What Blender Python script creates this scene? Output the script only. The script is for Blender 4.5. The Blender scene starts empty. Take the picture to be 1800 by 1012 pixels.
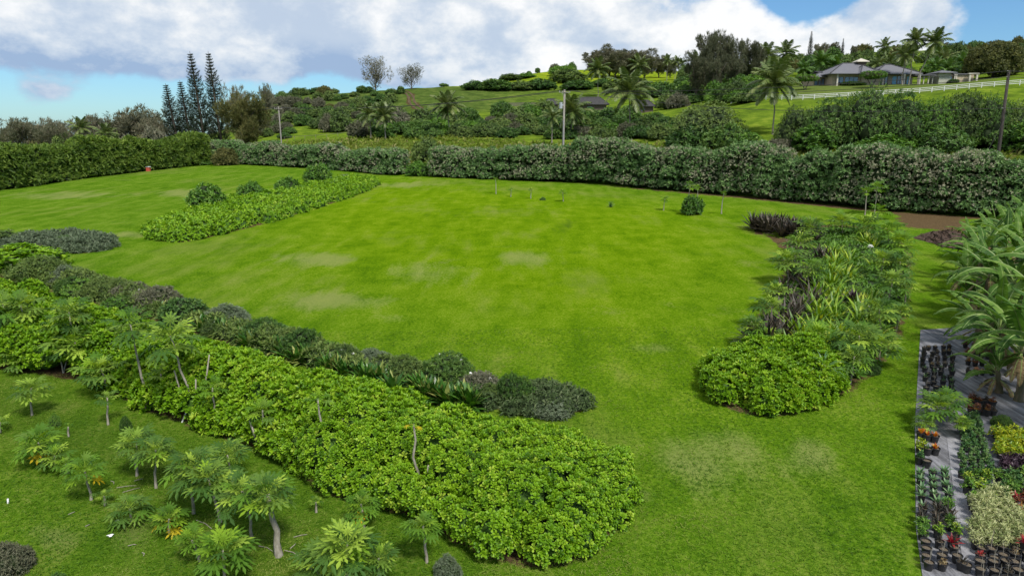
import bpy, math, random
import numpy as np
from math import radians, sin, cos, pi

SC = bpy.context.scene
COL = SC.collection
rng = np.random.default_rng(11)
random.seed(11)

# ------------------------------------------------------------------ camera
CAM_Z, PITCH, FPX = 12.0, radians(12.55), 1216.0
cam = bpy.data.cameras.new('camera')
cam.sensor_fit = 'HORIZONTAL'
cam.angle = 2 * math.atan(900.0 / FPX)
cam.clip_start, cam.clip_end = 0.5, 90000.0
camo = bpy.data.objects.new('camera', cam)
camo.location = (0, 0, CAM_Z)
camo.rotation_euler = (radians(90) - PITCH, 0, 0)
COL.objects.link(camo)
SC.camera = camo

# ------------------------------------------------------------------ sun, exposure
SUN_EL, SUN_AZ = radians(54), radians(150)      # azimuth clockwise from +Y: behind the camera, to the right
sun = bpy.data.lights.new('sun', 'SUN')
sun.energy, sun.angle, sun.color = 2.4, radians(11), (1.0, 0.95, 0.86)
suno = bpy.data.objects.new('sun', sun)
suno.rotation_euler = (radians(90) - SUN_EL, 0, pi - SUN_AZ)
COL.objects.link(suno)
SC.view_settings.view_transform = 'Standard'
SC.view_settings.look = 'None'
SC.view_settings.exposure = 1.05
SC.view_settings.gamma = 1.0
SC.render.engine = 'CYCLES'
SC.cycles.use_denoising = True
SC.cycles.max_bounces = 8
SC.cycles.diffuse_bounces = 5
SC.cycles.transmission_bounces = 3
SC.cycles.transparent_max_bounces = 6
SC.cycles.use_adaptive_sampling = True
SC.cycles.adaptive_threshold = 0.015

# ------------------------------------------------------------------ node helpers
class NT:
    def __init__(s, nt):
        s.nt = nt
        s.nt.nodes.clear()
    def n(s, t, ins=None, **kw):
        nd = s.nt.nodes.new(t)
        for k, v in kw.items():
            setattr(nd, k, v)
        for k, v in (ins or {}).items():
            s.put(nd.inputs[k], v)
        return nd
    def put(s, sock, v):
        if isinstance(v, bpy.types.NodeSocket):
            s.nt.links.new(v, sock)
        else:
            if sock.type == 'RGBA' and len(v) == 3:
                v = (*v, 1)
            sock.default_value = v
    def m(s, op, a, b=0.0, c=0.0, clamp=False):
        nd = s.n('ShaderNodeMath', operation=op, use_clamp=clamp)
        s.put(nd.inputs[0], a); s.put(nd.inputs[1], b); s.put(nd.inputs[2], c)
        return nd.outputs[0]
    def mix(s, f, a, b):
        nd = s.n('ShaderNodeMix', data_type='RGBA')
        s.put(nd.inputs[0], f); s.put(nd.inputs[6], a); s.put(nd.inputs[7], b)
        return nd.outputs[2]
    def ramp(s, f, stops, interp='LINEAR'):
        nd = s.n('ShaderNodeValToRGB')
        cr = nd.color_ramp
        cr.interpolation = interp
        while len(cr.elements) < len(stops):
            cr.elements.new(0.5)
        for e, (p, c) in zip(cr.elements, stops):
            e.position = p
            e.color = (*c, 1) if len(c) == 3 else c
        s.put(nd.inputs[0], f)
        return nd.outputs[0]
    def noise(s, vec, scale, detail=3, rough=0.55, lac=2.0, w=None):
        nd = s.n('ShaderNodeTexNoise', {'Scale': scale, 'Detail': detail, 'Roughness': rough, 'Lacunarity': lac})
        s.put(nd.inputs['Vector'], vec)
        return nd.outputs[0]
    def sstep(s, x, a, b):
        nd = s.n('ShaderNodeMapRange', interpolation_type='SMOOTHSTEP')
        s.put(nd.inputs[0], x); s.put(nd.inputs[1], a); s.put(nd.inputs[2], b)
        return nd.outputs[0]

# ------------------------------------------------------------------ world: Nishita sky with a layer of cumulus
W = bpy.data.worlds.new('World')
SC.world = W
W.use_nodes = True
def build_world():
    t = NT(W.node_tree)
    sky = t.n('ShaderNodeTexSky', sky_type='NISHITA', sun_disc=False)
    sky.sun_elevation = SUN_EL
    sky.sun_rotation = SUN_AZ
    sky.altitude = 0; sky.air_density = 1.0; sky.dust_density = 0.4; sky.ozone_density = 1.4
    tc = t.n('ShaderNodeTexCoord').outputs['Generated']
    sp = t.n('ShaderNodeSeparateXYZ', {0: tc})
    x, y, z = sp.outputs[0], sp.outputs[1], sp.outputs[2]
    az = t.m('MULTIPLY', t.m('ARCTAN2', x, y), 57.2958)        # degrees right of +Y
    el = t.m('MULTIPLY', t.m('ARCSINE', z), 57.2958)
    def blob(a0, e0, ra, re):                                   # soft bump 1..0 in azimuth / elevation
        da = t.m('DIVIDE', t.m('SUBTRACT', az, a0), ra)
        de = t.m('DIVIDE', t.m('SUBTRACT', el, e0), re)
        r2 = t.m('ADD', t.m('MULTIPLY', da, da), t.m('MULTIPLY', de, de))
        return t.m('EXPONENT', t.m('MULTIPLY', r2, -1.0))
    # cumulus noise in (azimuth, elevation), the vertical stretched more near the horizon
    ev = t.m('MULTIPLY', t.m('POWER', t.m('MAXIMUM', el, 0.0), 0.8), 3.0)
    ca = t.n('ShaderNodeCombineXYZ', {0: t.m('MULTIPLY', x, 60.0), 1: t.m('MULTIPLY', y, 60.0), 2: ev}).outputs[0]
    n1 = t.noise(ca, 0.075, 8, 0.56)
    n2 = t.noise(ca, 0.17, 9, 0.6)
    n3 = t.noise(ca, 0.035, 3, 0.5)
    dens = t.m('ADD', t.m('MULTIPLY', n1, 0.75), t.m('MULTIPLY', n2, 0.35))
    bias = t.m('MULTIPLY', t.m('SUBTRACT', n3, 0.5), 0.25)
    def add(bi, amt, b):
        return t.m('ADD', bi, t.m('MULTIPLY', b, amt))
    deck = t.m('MULTIPLY', t.sstep(el, 3.2, 5.4), t.sstep(az, 14.0, -4.0))
    bias = add(bias, 0.27, deck)       # the big deck
    bias = add(bias, 0.22, blob(8, 3.5, 15, 6))
    bias = add(bias, 0.20, blob(27.5, 8.0, 5.0, 2.6))
    bias = add(bias, -0.22, blob(-27, 1.2, 13, 2.2))      # clear strip under it on the left
    bias = add(bias, -0.42, blob(21.5, 10.2, 3.0, 2.6))
    bias = add(bias, -0.30, blob(34.5, 9.5, 3.4, 4))
    bias = add(bias, 0.20, blob(-33, 2.6, 2.4, 1.3)); bias = add(bias, 0.17, blob(-27, 1.9, 1.6, .9)); bias = add(bias, 0.12, blob(-17, 2.6, 3, 1.2))
    mask = t.sstep(t.m('ADD', dens, bias), 0.53, 0.66)
    thick = t.sstep(t.m('ADD', dens, bias), 0.60, 0.92)
    shade = t.sstep(t.m('ADD', t.m('MULTIPLY', n2, 0.8), t.m('MULTIPLY', n1, 0.5)), 0.50, 0.82)
    base = t.m('MULTIPLY', t.sstep(t.m('ADD', el, t.m('MULTIPLY', n1, 4.0)), 9.0, 6.2), t.sstep(az, 2.0, -9.0))                         # flat grey-blue underside of the deck
    g = t.m('SUBTRACT', t.m('ADD', 0.30, t.m('MULTIPLY', shade, 0.80)), t.m('MULTIPLY', base, 0.60), clamp=True)
    ccol = t.ramp(g, [(0.0, (2.5, 3.4, 4.9)), (0.45, (4.5, 5.1, 5.9)), (0.8, (6.3, 6.5, 6.7)), (1.0, (7.3, 7.3, 7.3))])
    skyc = t.n('ShaderNodeMix', data_type='RGBA', blend_type='MULTIPLY')
    skyc.inputs[0].default_value = 1.0
    t.put(skyc.inputs[6], sky.outputs[0]); t.put(skyc.inputs[7], (0.47, 0.71, 0.92))
    col = t.mix(t.m('MULTIPLY', mask, 0.96), skyc.outputs[2], ccol)
    bg = t.n('ShaderNodeBackground', {'Color': col, 'Strength': 0.068})
    out = t.n('ShaderNodeOutputWorld')
    t.nt.links.new(bg.outputs[0], out.inputs[0])
build_world()

# ------------------------------------------------------------------ picking real places: pixel of the 1800 px photograph -> ray
CP, SP_ = cos(PITCH), sin(PITCH)
def ray(u, v):
    a, b = (u - 900.0) / FPX, (506.0 - v) / FPX
    return a, CP + b * SP_, -SP_ + b * CP
def zrow(v, Y):
    _, dy, dz = ray(900, v)
    return CAM_Z + Y * dz / dy

# value noise
_tab = rng.random((256, 256))
def vnoise(x, y):
    x = np.asarray(x, float); y = np.asarray(y, float)
    xi = np.floor(x).astype(int); yi = np.floor(y).astype(int)
    fx = x - xi; fy = y - yi
    fx = fx * fx * (3 - 2 * fx); fy = fy * fy * (3 - 2 * fy)
    a = _tab[xi & 255, yi & 255]; b = _tab[(xi + 1) & 255, yi & 255]
    c = _tab[xi & 255, (yi + 1) & 255]; d = _tab[(xi + 1) & 255, (yi + 1) & 255]
    return (a * (1 - fx) + b * fx) * (1 - fy) + (c * (1 - fx) + d * fx) * fy
def fbm(x, y, o=3):
    s = 0; w = 0; a = 1.0
    for i in range(o):
        s = s + a * vnoise(x * 2 ** i + 17 * i, y * 2 ** i + 31 * i); w += a; a *= 0.5
    return s / w

# ------------------------------------------------------------------ terrain height field
def plane(x, y):
    return 0.036 * (y - 20) + 0.012 * x
HED_U = [-400, 0, 365, 410, 700, 1000, 1300, 1550, 1700, 1800, 2200]
HED_Y = [105, 120, 174, 177, 150, 123, 102, 87, 81, 78, 75]
R = zrow
PROF = {   # column -> (Y, height) beyond the lawn
    -400: [(160, 3.5), (240, 0), (420, -12), (900, -45), (1500, -75)],
    0: [(170, 4), (240, 2), (420, -8), (900, -45), (1500, -75)],
    250: [(215, 5), (260, 4.5), (420, -2), (900, -45), (1500, -75)],
    400: [(205, 6.3), (250, 8), (310, R(222, 310)), (420, 6), (900, -45), (1500, -75)],
    480: [(200, 7.3), (240, R(240, 240)), (300, R(212, 300)), (350, R(172, 350)), (470, 24), (900, -45), (1500, -75)],
    560: [(195, 8.5), (240, R(237, 240)), (290, R(212, 290)), (360, R(164, 360)), (470, 30), (900, -20), (1500, -75)],
    640: [(185, 9.3), (240, R(229, 240)), (290, R(208, 290)), (360, R(159, 360)), (470, 33), (900, -10), (1500, -60)],
    740: [(180, 9.5), (220, R(226, 220)), (260, R(207, 260)), (300, R(187, 300)), (370, R(153, 370)), (470, R(158, 470)), (900, 10), (1500, 0)],
    850: [(178, 9.6), (220, R(226, 220)), (260, R(206, 260)), (300, R(190, 300)), (370, R(155, 370)), (430, R(153, 430)), (520, R(140, 520)), (900, 50), (1500, 30)],
    920: [(178, 9.6), (220, R(226, 220)), (260, R(206, 260)), (300, R(188, 300)), (370, R(160, 370)), (430, R(153, 430)), (540, R(130, 540)), (900, 60), (1500, 40)],
    1000: [(176, 9.8), (220, R(226, 220)), (265, R(200, 265)), (320, R(172, 320)), (400, R(152, 400)), (560, R(119, 560)), (900, 70), (1500, 50)],
    1100: [(172, 9.8), (215, R(220, 215)), (265, R(197, 265)), (320, R(172, 320)), (410, R(148, 410)), (560, R(124, 560)), (900, 70), (1500, 50)],
    1200: [(160, 9.5), (190, R(218, 190)), (230, R(196, 230)), (290, R(176, 290)), (380, R(150, 380)), (560, R(128, 560)), (900, 70), (1500, 50)],
    1300: [(152, R(238, 152)), (185, R(188, 185)), (215, R(171, 215)), (290, R(155, 290)), (420, R(118, 420)), (600, R(112, 600)), (1500, 60)],
    1400: [(148, R(238, 148)), (180, R(183, 180)), (188, R(173, 188)), (216, R(152, 216)), (250, R(149, 250)), (330, R(122, 330)), (470, R(100, 470)), (1500, 60)],
    1500: [(143, R(238, 143)), (176, R(184, 176)), (186, R(168, 186)), (212, R(151, 212)), (248, R(149, 248)), (330, R(118, 330)), (470, R(93, 470)), (1500, 60)],
    1650: [(136, R(238, 136)), (172, R(172, 172)), (182, R(158, 182)), (208, R(148.5, 208)), (244, R(147, 244)), (330, R(110, 330)), (470, R(86, 470)), (1500, 60)],
    1800: [(130, R(238, 130)), (168, R(162, 168)), (178, R(144, 178)), (205, R(139, 205)), (330, R(104, 330)), (470, R(82, 470)), (1500, 60)],
    2200: [(125, R(238, 125)), (165, R(158, 165)), (176, R(140, 176)), (205, R(136, 205)), (330, R(104, 330)), (470, R(82, 470)), (1500, 60)],
}
KU = 1246.0
US = np.arange(-400, 2201, 25.0)
YS = np.exp(np.linspace(math.log(5), math.log(1500), 380))
_pu = sorted(PROF)
_cols = []
for pu in _pu:
    yh = float(np.interp(pu, HED_U, HED_Y))
    xs = lambda Y: Y * (pu - 900) / KU
    ys = [5, yh + 6] + [p[0] for p in PROF[pu]]
    dz = [0, 0] + [p[1] - plane(xs(p[0]), p[0]) for p in PROF[pu]]
    _cols.append(np.interp(YS, ys, dz))
_cols = np.array(_cols)
DEV = np.array([[0.0] * len(YS)] * len(US))
for j in range(len(YS)):
    DEV[:, j] = np.interp(US, _pu, _cols[:, j])
def _blur(A, axis, k):
    ker = np.hanning(k + 2)[1:-1]; ker /= ker.sum()
    pad = [(0, 0), (0, 0)]; pad[axis] = (k // 2, k // 2)
    B = np.pad(A, pad, mode='edge')
    return np.apply_along_axis(lambda r: np.convolve(r, ker, 'valid'), axis, B)
DEV = _blur(_blur(DEV, 0, 5), 1, 7)
LY0, LY1 = math.log(5), math.log(1500)
def T(x, y):
    x = np.asarray(x, float); y = np.asarray(y, float)
    rr = np.hypot(x, y)
    ye = np.maximum(y, rr * 0.55) + 1e-6
    u = np.clip(900 + KU * x / ye, -400, 2199.9)
    fu = (u + 400) / 25.0
    fy = np.clip((np.log(np.clip(ye, 5, 1499.9)) - LY0) / (LY1 - LY0) * (len(YS) - 1), 0, len(YS) - 1.001)
    i = np.clip(fu.astype(int), 0, len(US) - 2); j = fy.astype(int)
    a = fu - i; b = fy - j
    d = (DEV[i, j] * (1 - a) + DEV[i + 1, j] * a) * (1 - b) + (DEV[i, j + 1] * (1 - a) + DEV[i + 1, j + 1] * a) * b
    und = (fbm(x / 9.0, y / 9.0, 2) - 0.5) * 0.22 * np.clip((rr - 10) / 30, 0.25, 1)
    far = (fbm(x / 26.0 + 7, y / 26.0, 3) - 0.5) * 3.0 * np.clip((ye - 195) / 160, 0, 1)
    return plane(x, np.clip(y, -300, 1600)) + d + und + far
def Tz(x, y):
    return float(T(x, y))
_YM = np.exp(np.linspace(math.log(8), math.log(900), 1400))
def G(u, v, lift=0.0):
    """ground point seen at pixel (u, v) of the photograph"""
    dx, dy, dz = ray(u, v)
    xs = _YM * dx / dy
    h = CAM_Z + _YM * dz / dy - T(xs, _YM) - lift
    k = np.argmax(h < 0)
    if not (h < 0).any():                 # over the skyline: take the crest
        hh = np.where((_YM > 190) & (_YM < 620), h, 1e9); Y = _YM[int(np.argmin(hh / _YM))]
        return np.array([Y * dx / dy, Y, Tz(Y * dx / dy, Y)])
    k = max(k, 1)
    f = h[k - 1] / (h[k - 1] - h[k] + 1e-9)
    Y = _YM[k - 1] + f * (_YM[k] - _YM[k - 1])
    x = Y * dx / dy
    return np.array([x, Y, Tz(x, Y)])
def GY(u, Y):
    """ground point in the column u at depth Y"""
    x = Y * (u - 900) / KU
    for _ in range(4):
        k = (Tz(x, Y) - CAM_Z) / Y
        b = (k * CP + SP_) / (CP - k * SP_)
        x = Y * ((u - 900) / FPX) / (CP + b * SP_)
    return np.array([x, Y, Tz(x, Y)])
def mpp(Y):
    return Y * 0.985 / FPX

_on = 'first second third fourth fifth sixth seventh eighth ninth tenth eleventh twelfth thirteenth fourteenth fifteenth sixteenth seventeenth eighteenth nineteenth'.split()
_tn = {2: 'twent', 3: 'thirt', 4: 'fort', 5: 'fift', 6: 'sixt', 7: 'sevent', 8: 'eight', 9: 'ninet'}
ORD = _on + [(_tn[n // 10] + 'ieth' if n % 10 == 0 else _tn[n // 10] + 'y-' + _on[n % 10 - 1]) for n in range(20, 100)]
# ------------------------------------------------------------------ object helpers
def tag(o, label=None, cat=None, group=None, kind=None):
    if label: o['label'] = label
    if cat: o['category'] = cat
    if group: o['group'] = group
    if kind: o['kind'] = kind
    return o
def thing(name, label, cat, loc=(0, 0, 0), rz=0.0, group=None, scale=1.0):
    o = bpy.data.objects.new(name, None)
    o.empty_display_size = 0.3
    COL.objects.link(o)
    o.location = [float(c) for c in loc]
    o.rotation_euler = (0, 0, float(rz))
    o.scale = (scale,) * 3 if np.isscalar(scale) else [float(c) for c in scale]
    return tag(o, label, cat, group)
def part(name, mesh, parent=None, loc=(0, 0, 0), rot=(0, 0, 0), scale=1.0):
    o = bpy.data.objects.new(name, mesh)
    COL.objects.link(o)
    o.parent = parent
    o.location = [float(c) for c in loc]
    o.rotation_euler = [float(c) for c in rot]
    o.scale = (float(scale),) * 3 if np.isscalar(scale) else [float(c) for c in scale]
    return o

class MB:
    """collects vertices and faces of ONE mesh"""
    def __init__(s):
        s.V = []; s.F = []; s.M = []; s.A = []; s.n = 0
    def add(s, V, F, rnd=0.5, mat=0):
        V = np.asarray(V, float).reshape(-1, 3)
        F = np.asarray(F, int)
        s.V.append(V)
        s.A.append(np.broadcast_to(np.asarray(rnd, float), (len(V),)))
        s.F.append(F + s.n)
        s.M.append(np.full(len(F), mat))
        s.n += len(V)
        return s
    def box(s, c, d, rnd=0.5, mat=0, rz=0.0):
        c = np.array(c, float); h = np.array(d, float) / 2
        V = np.array([[sx, sy, sz] for sz in (-1, 1) for sy in (-1, 1) for sx in (-1, 1)]) * h
        if rz:
            V = V @ np.array([[cos(rz), sin(rz), 0], [-sin(rz), cos(rz), 0], [0, 0, 1]])
        F = [[0, 2, 3, 1], [4, 5, 7, 6], [0, 1, 5, 4], [2, 6, 7, 3], [0, 4, 6, 2], [1, 3, 7, 5]]
        return s.add(V + c, F, rnd, mat)
    def tube(s, path, rad, n=6, rnd=0.5, mat=0, cap=True):
        P = np.asarray(path, float); k = len(P)
        rad = np.broadcast_to(np.asarray(rad, float), (k,))
        D = np.gradient(P, axis=0); D /= np.linalg.norm(D, axis=1)[:, None] + 1e-9
        ref = np.array([1.0, 0, 0]) if abs(D[0][0]) < 0.8 else np.array([0, 1.0, 0])
        A = np.cross(D, ref); A /= np.linalg.norm(A, axis=1)[:, None]
        B = np.cross(D, A)
        th = np.arange(n) * 2 * pi / n
        V = P[:, None, :] + rad[:, None, None] * (A[:, None, :] * np.cos(th)[None, :, None] + B[:, None, :] * np.sin(th)[None, :, None])
        F = [[i * n + j, i * n + (j + 1) % n, (i + 1) * n + (j + 1) % n, (i + 1) * n + j] for i in range(k - 1) for j in range(n)]
        s.add(V.reshape(-1, 3), F, rnd, mat)
        if cap and n >= 3:
            b = s.n - n
            s.F.append(np.array([[b, b + j, b + j + 1] for j in range(1, n - 1)])); s.M.append(np.full(n - 2, mat))
        return s
    def mesh(s, name, mats, smooth=False):
        me = bpy.data.meshes.new(name)
        if not s.V:
            return me
        V = np.concatenate(s.V); A = np.concatenate(s.A)
        me.vertices.add(len(V)); me.vertices.foreach_set('co', V.ravel().astype(np.float32))
        tot = np.concatenate([np.full(len(f), f.shape[1]) for f in s.F])
        lv = np.concatenate([f.ravel() for f in s.F])
        me.loops.add(len(lv)); me.loops.foreach_set('vertex_index', lv.astype(np.int32))
        st = np.concatenate([[0], np.cumsum(tot)[:-1]])
        me.polygons.add(len(tot))
        me.polygons.foreach_set('loop_start', st.astype(np.int32))
        me.polygons.foreach_set('loop_total', tot.astype(np.int32))
        me.polygons.foreach_set('material_index', np.concatenate(s.M).astype(np.int32))
        me.polygons.foreach_set('use_smooth', np.full(len(tot), smooth))
        at = me.attributes.new('rnd', 'FLOAT', 'POINT')
        at.data.foreach_set('value', A.astype(np.float32))
        for m in (mats if isinstance(mats, (list, tuple)) else [mats]):
            me.materials.append(m)
        me.update(calc_edges=True)
        return me

def frames(N, roll=None):
    N = N / (np.linalg.norm(N, axis=1)[:, None] + 1e-9)
    r = rng.normal(size=N.shape)
    X = np.cross(N, r); X /= np.linalg.norm(X, axis=1)[:, None] + 1e-9
    Y = np.cross(N, X)
    return X, Y, N
def scatter(mb, tm, P, N, scale, rnd, mat=0, jit=0.0):
    """copies template tm=(V,F) to the points P with its z axis along N"""
    if len(P) == 0:
        return
    V, F = tm
    if jit:
        N = N + rng.normal(size=N.shape) * jit
    X, Y, Z = frames(N)
    scale = np.broadcast_to(np.asarray(scale, float), (len(P),))
    L = V[None, :, :] * scale[:, None, None]
    out = P[:, None, :] + L[:, :, 0:1] * X[:, None, :] + L[:, :, 1:2] * Y[:, None, :] + L[:, :, 2:3] * Z[:, None, :]
    k = len(V)
    FF = (F[None, :, :] + (np.arange(len(P)) * k)[:, None, None]).reshape(-1, F.shape[1])
    mb.add(out.reshape(-1, 3), FF, np.repeat(np.broadcast_to(rnd, (len(P),)), k), mat)

# ------------------------------------------------------------------ leaf templates (z = axis of the shoot)
def t_leaf(l=1.0, w=0.5, fold=0.12):
    V = np.array([[0, 0, 0], [-w / 2, 0.55 * l, fold], [0, l, -0.08], [w / 2, 0.55 * l, fold]])
    return V, np.array([[0, 3, 2], [0, 2, 1]])
def t_rosette(n=9, l=1.0, w=0.42, seed=1):
    """spatulate leaves around the end of a shoot"""
    r = np.random.default_rng(seed)
    Vs = []; Fs = []; b = 0
    for i in range(n):
        az = i * 2.39996 + r.uniform(-.2, .2)
        pit = radians(12 + 62 * (1 - i / n) ** 1.1) if i < n else 0
        pit = radians(10 + 66 * i / n)
        L = l * (0.75 + 0.35 * r.random()) * (1 - 0.25 * i / n)
        pts = np.array([[0, 0.05, 0], [-w * .22, .35, .0], [w * .22, .35, 0], [-w * .5, .78, .03], [w * .5, .78, .03], [0, 1.0, -.05]]) * L
        p = pts.copy()
        p[:, 1] = pts[:, 1] * cos(pit) - pts[:, 2] * sin(pit)
        p[:, 2] = pts[:, 1] * sin(pit) + pts[:, 2] * cos(pit)
        q = p.copy()
        q[:, 0] = p[:, 0] * cos(az) - p[:, 1] * sin(az)
        q[:, 1] = p[:, 0] * sin(az) + p[:, 1] * cos(az)
        Vs.append(q)
        Fs += [[b, b + 2, b + 4], [b, b + 4, b + 3], [b, b + 3, b + 1], [b + 3, b + 4, b + 5]]
        b += 6
    return np.concatenate(Vs), np.array(Fs)
def t_tuft(n=5, l=1.0, w=0.3, lo=5, hi=80, seed=1, droop=0.15):
    """simple pointed leaves spreading from a point"""
    r = np.random.default_rng(seed)
    Vs = []; Fs = []; b = 0
    for i in range(n):
        az = i * 2.39996 + r.uniform(-.4, .4)
        pit = radians(r.uniform(lo, hi))
        L = l * r.uniform(0.7, 1.15)
        pts = np.array([[0, 0, 0], [-w / 2, .5, .05], [0, 1.0, -droop], [w / 2, .5, .05]]) * L
        p = pts.copy()
        p[:, 1] = pts[:, 1] * cos(pit) - pts[:, 2] * sin(pit)
        p[:, 2] = pts[:, 1] * sin(pit) + pts[:, 2] * cos(pit)
        q = p.copy()
        q[:, 0] = p[:, 0] * cos(az) - p[:, 1] * sin(az)
        q[:, 1] = p[:, 0] * sin(az) + p[:, 1] * cos(az)
        Vs.append(q)
        Fs += [[b, b + 3, b + 2], [b, b + 2, b + 1]]
        b += 4
    return np.concatenate(Vs), np.array(Fs)
ROS = t_rosette(8, 1.0, 0.52, 3)
ROS_S = t_tuft(7, 1.0, 0.5, 8, 70, 4)
TUFT = t_tuft(5, 1.0, 0.46, -10, 50, 5)
TUFT_N = t_tuft(6, 1.0, 0.24, 0, 65, 6)
STRAND = t_tuft(4, 1.0, 0.10, 35, 88, 7, 0.05)

# ------------------------------------------------------------------ materials
def rgb(*c): return c
def leaf_mat(name, cols, trans=0.25, rough=0.5, spec=0.35, objvar=0.0, patch=0.0, pscale=0.25):
    m = bpy.data.materials.new(name); m.use_nodes = True
    t = NT(m.node_tree)
    f = t.n('ShaderNodeAttribute', attribute_name='rnd').outputs['Fac']
    if patch:
        tc = t.n('ShaderNodeTexCoord').outputs['Object']
        f = t.m('ADD', f, t.m('MULTIPLY', t.m('SUBTRACT', t.noise(tc, pscale, 2), 0.5), patch), clamp=True)
    if objvar:
        oi = t.n('ShaderNodeObjectInfo').outputs['Random']
        f = t.m('ADD', f, t.m('MULTIPLY', t.m('SUBTRACT', oi, 0.5), objvar), clamp=True)
    k = len(cols)
    col = t.ramp(f, [(i / (k - 1) if k > 1 else 0, c) for i, c in enumerate(cols)])
    pb = t.n('ShaderNodeBsdfPrincipled', {'Base Color': col, 'Roughness': rough, 'Specular IOR Level': spec})
    hs = t.n('ShaderNodeHueSaturation', {'Hue': 0.49, 'Saturation': 1.1, 'Value': 1.15, 'Color': col}).outputs[0]
    tr = t.n('ShaderNodeBsdfTranslucent', {'Color': hs})
    mx = t.n('ShaderNodeMixShader', {0: trans})
    t.nt.links.new(pb.outputs[0], mx.inputs[1]); t.nt.links.new(tr.outputs[0], mx.inputs[2])
    out = t.n('ShaderNodeOutputMaterial')
    t.nt.links.new(mx.outputs[0], out.inputs[0])
    return m
def plain_mat(name, c1, c2=None, scale=3.0, rough=0.7, spec=0.3, bump=0.0, stretch=(1, 1, 1), metal=0.0, objvar=0.0):
    m = bpy.data.materials.new(name); m.use_nodes = True
    t = NT(m.node_tree)
    tc = t.n('ShaderNodeTexCoord').outputs['Object']
    mp = t.n('ShaderNodeMapping', {'Vector': tc, 'Scale': stretch}).outputs[0]
    nz = t.noise(mp, scale, 5, 0.6)
    f = t.sstep(nz, 0.3, 0.7)
    if objvar:
        oi = t.n('ShaderNodeObjectInfo').outputs['Random']
        f = t.m('ADD', f, t.m('MULTIPLY', t.m('SUBTRACT', oi, 0.5), objvar), clamp=True)
    col = t.mix(f, c1, c2 or c1)
    pb = t.n('ShaderNodeBsdfPrincipled', {'Base Color': col, 'Roughness': rough, 'Specular IOR Level': spec, 'Metallic': metal})
    if bump:
        b = t.n('ShaderNodeBump', {'Height': nz, 'Strength': bump, 'Distance': 0.05})
        t.nt.links.new(b.outputs[0], pb.inputs['Normal'])
    out = t.n('ShaderNodeOutputMaterial')
    t.nt.links.new(pb.outputs[0], out.inputs[0])
    return m

M = {}
M['naupaka'] = leaf_mat('naupaka_leaf', [(0.044, 0.120, 0.005), (0.096, 0.217, 0.006), (0.160, 0.314, 0.008), (0.230, 0.388, 0.014), (0.346, 0.456, 0.045)], 0.28, 0.5, 0.3, patch=0.45, pscale=0.18)
M['twig'] = plain_mat('twigs', (.030, .030, .016), (.055, .045, .028), 2.0, 0.9)
M['inner'] = plain_mat('core_dark_green', (.012, .024, .007), (.026, .042, .012), 3.0, 0.9)  # dark colour of the filler cores added to stop light leaking through foliage
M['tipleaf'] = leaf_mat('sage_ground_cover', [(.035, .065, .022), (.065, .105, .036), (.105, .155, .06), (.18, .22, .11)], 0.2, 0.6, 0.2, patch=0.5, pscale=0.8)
M['inner_green'] = plain_mat('core_mid_green', (.022, .060, .006), (.050, .110, .010), 4.0, 0.8)  # filler cores of the naupaka, mid green so the gaps do not go black
M['hedge'] = leaf_mat('hedge_leaf', [(0.046, 0.098, 0.030), (0.086, 0.174, 0.049), (0.142, 0.247, 0.074), (0.242, 0.354, 0.123)], 0.2, 0.5, patch=0.4, pscale=0.15)
M['bloom'] = leaf_mat('pale_blossom', [(.21, .215, .13), (.30, .30, .19), (.38, .37, .26), (.30, .28, .19)], 0.2, 0.7, 0.2)
M['bamboo'] = leaf_mat('windbreak_leaf', [(0.039, 0.083, 0.015), (0.090, 0.159, 0.021), (0.153, 0.234, 0.033), (0.243, 0.325, 0.059)], 0.25, 0.55, patch=0.5, pscale=0.12)
M['casu'] = leaf_mat('ironwood_needles', [(0.075, 0.091, 0.051), (0.140, 0.147, 0.086), (0.216, 0.208, 0.131), (0.304, 0.267, 0.190)], 0.2, 0.7, 0.2, objvar=0.3)
M['casu_d'] = leaf_mat('dark_ironwood_needles', [(0.053, 0.067, 0.035), (0.104, 0.114, 0.061), (0.161, 0.165, 0.096)], 0.15, 0.7, 0.2)
M['casu_y'] = leaf_mat('feathery_olive_leaf', [(0.076, 0.092, 0.030), (0.144, 0.149, 0.048), (0.220, 0.203, 0.076)], 0.2, 0.7, 0.2)
M['pine'] = leaf_mat('pine_needles', [(0.015, 0.027, 0.014), (0.026, 0.046, 0.020), (0.045, 0.065, 0.029)], 0.1, 0.6, 0.25)
M['scrub_d'] = leaf_mat('scrub_dark', [(0.020, 0.058, 0.012), (0.045, 0.110, 0.018), (0.084, 0.167, 0.028), (0.142, 0.232, 0.045)], 0.2, 0.55, objvar=0.45, patch=0.4, pscale=1.2)
M['scrub_o'] = leaf_mat('scrub_olive', [(0.039, 0.078, 0.018), (0.076, 0.130, 0.028), (0.123, 0.188, 0.041), (0.194, 0.259, 0.065)], 0.2, 0.6, objvar=0.45, patch=0.4, pscale=1.2)
M['scrub_g'] = leaf_mat('scrub_grey', [(.085, .092, .052), (.13, .136, .080), (.18, .18, .12), (.23, .222, .16)], 0.15, 0.7, 0.2, objvar=0.4, patch=0.4, pscale=1.2)
M['scrub_b'] = leaf_mat('scrub_bright', [(0.037, 0.100, 0.013), (0.069, 0.163, 0.018), (0.112, 0.237, 0.025), (0.188, 0.300, 0.044)], 0.25, 0.5, objvar=0.4, patch=0.4, pscale=1.2)
M['greyleaf'] = leaf_mat('silvery_leaf', [(0.075, 0.106, 0.056), (0.125, 0.169, 0.094), (0.181, 0.225, 0.138), (0.263, 0.300, 0.213)], 0.2, 0.65, 0.2, objvar=0.3, patch=0.4, pscale=1.0)
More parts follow.
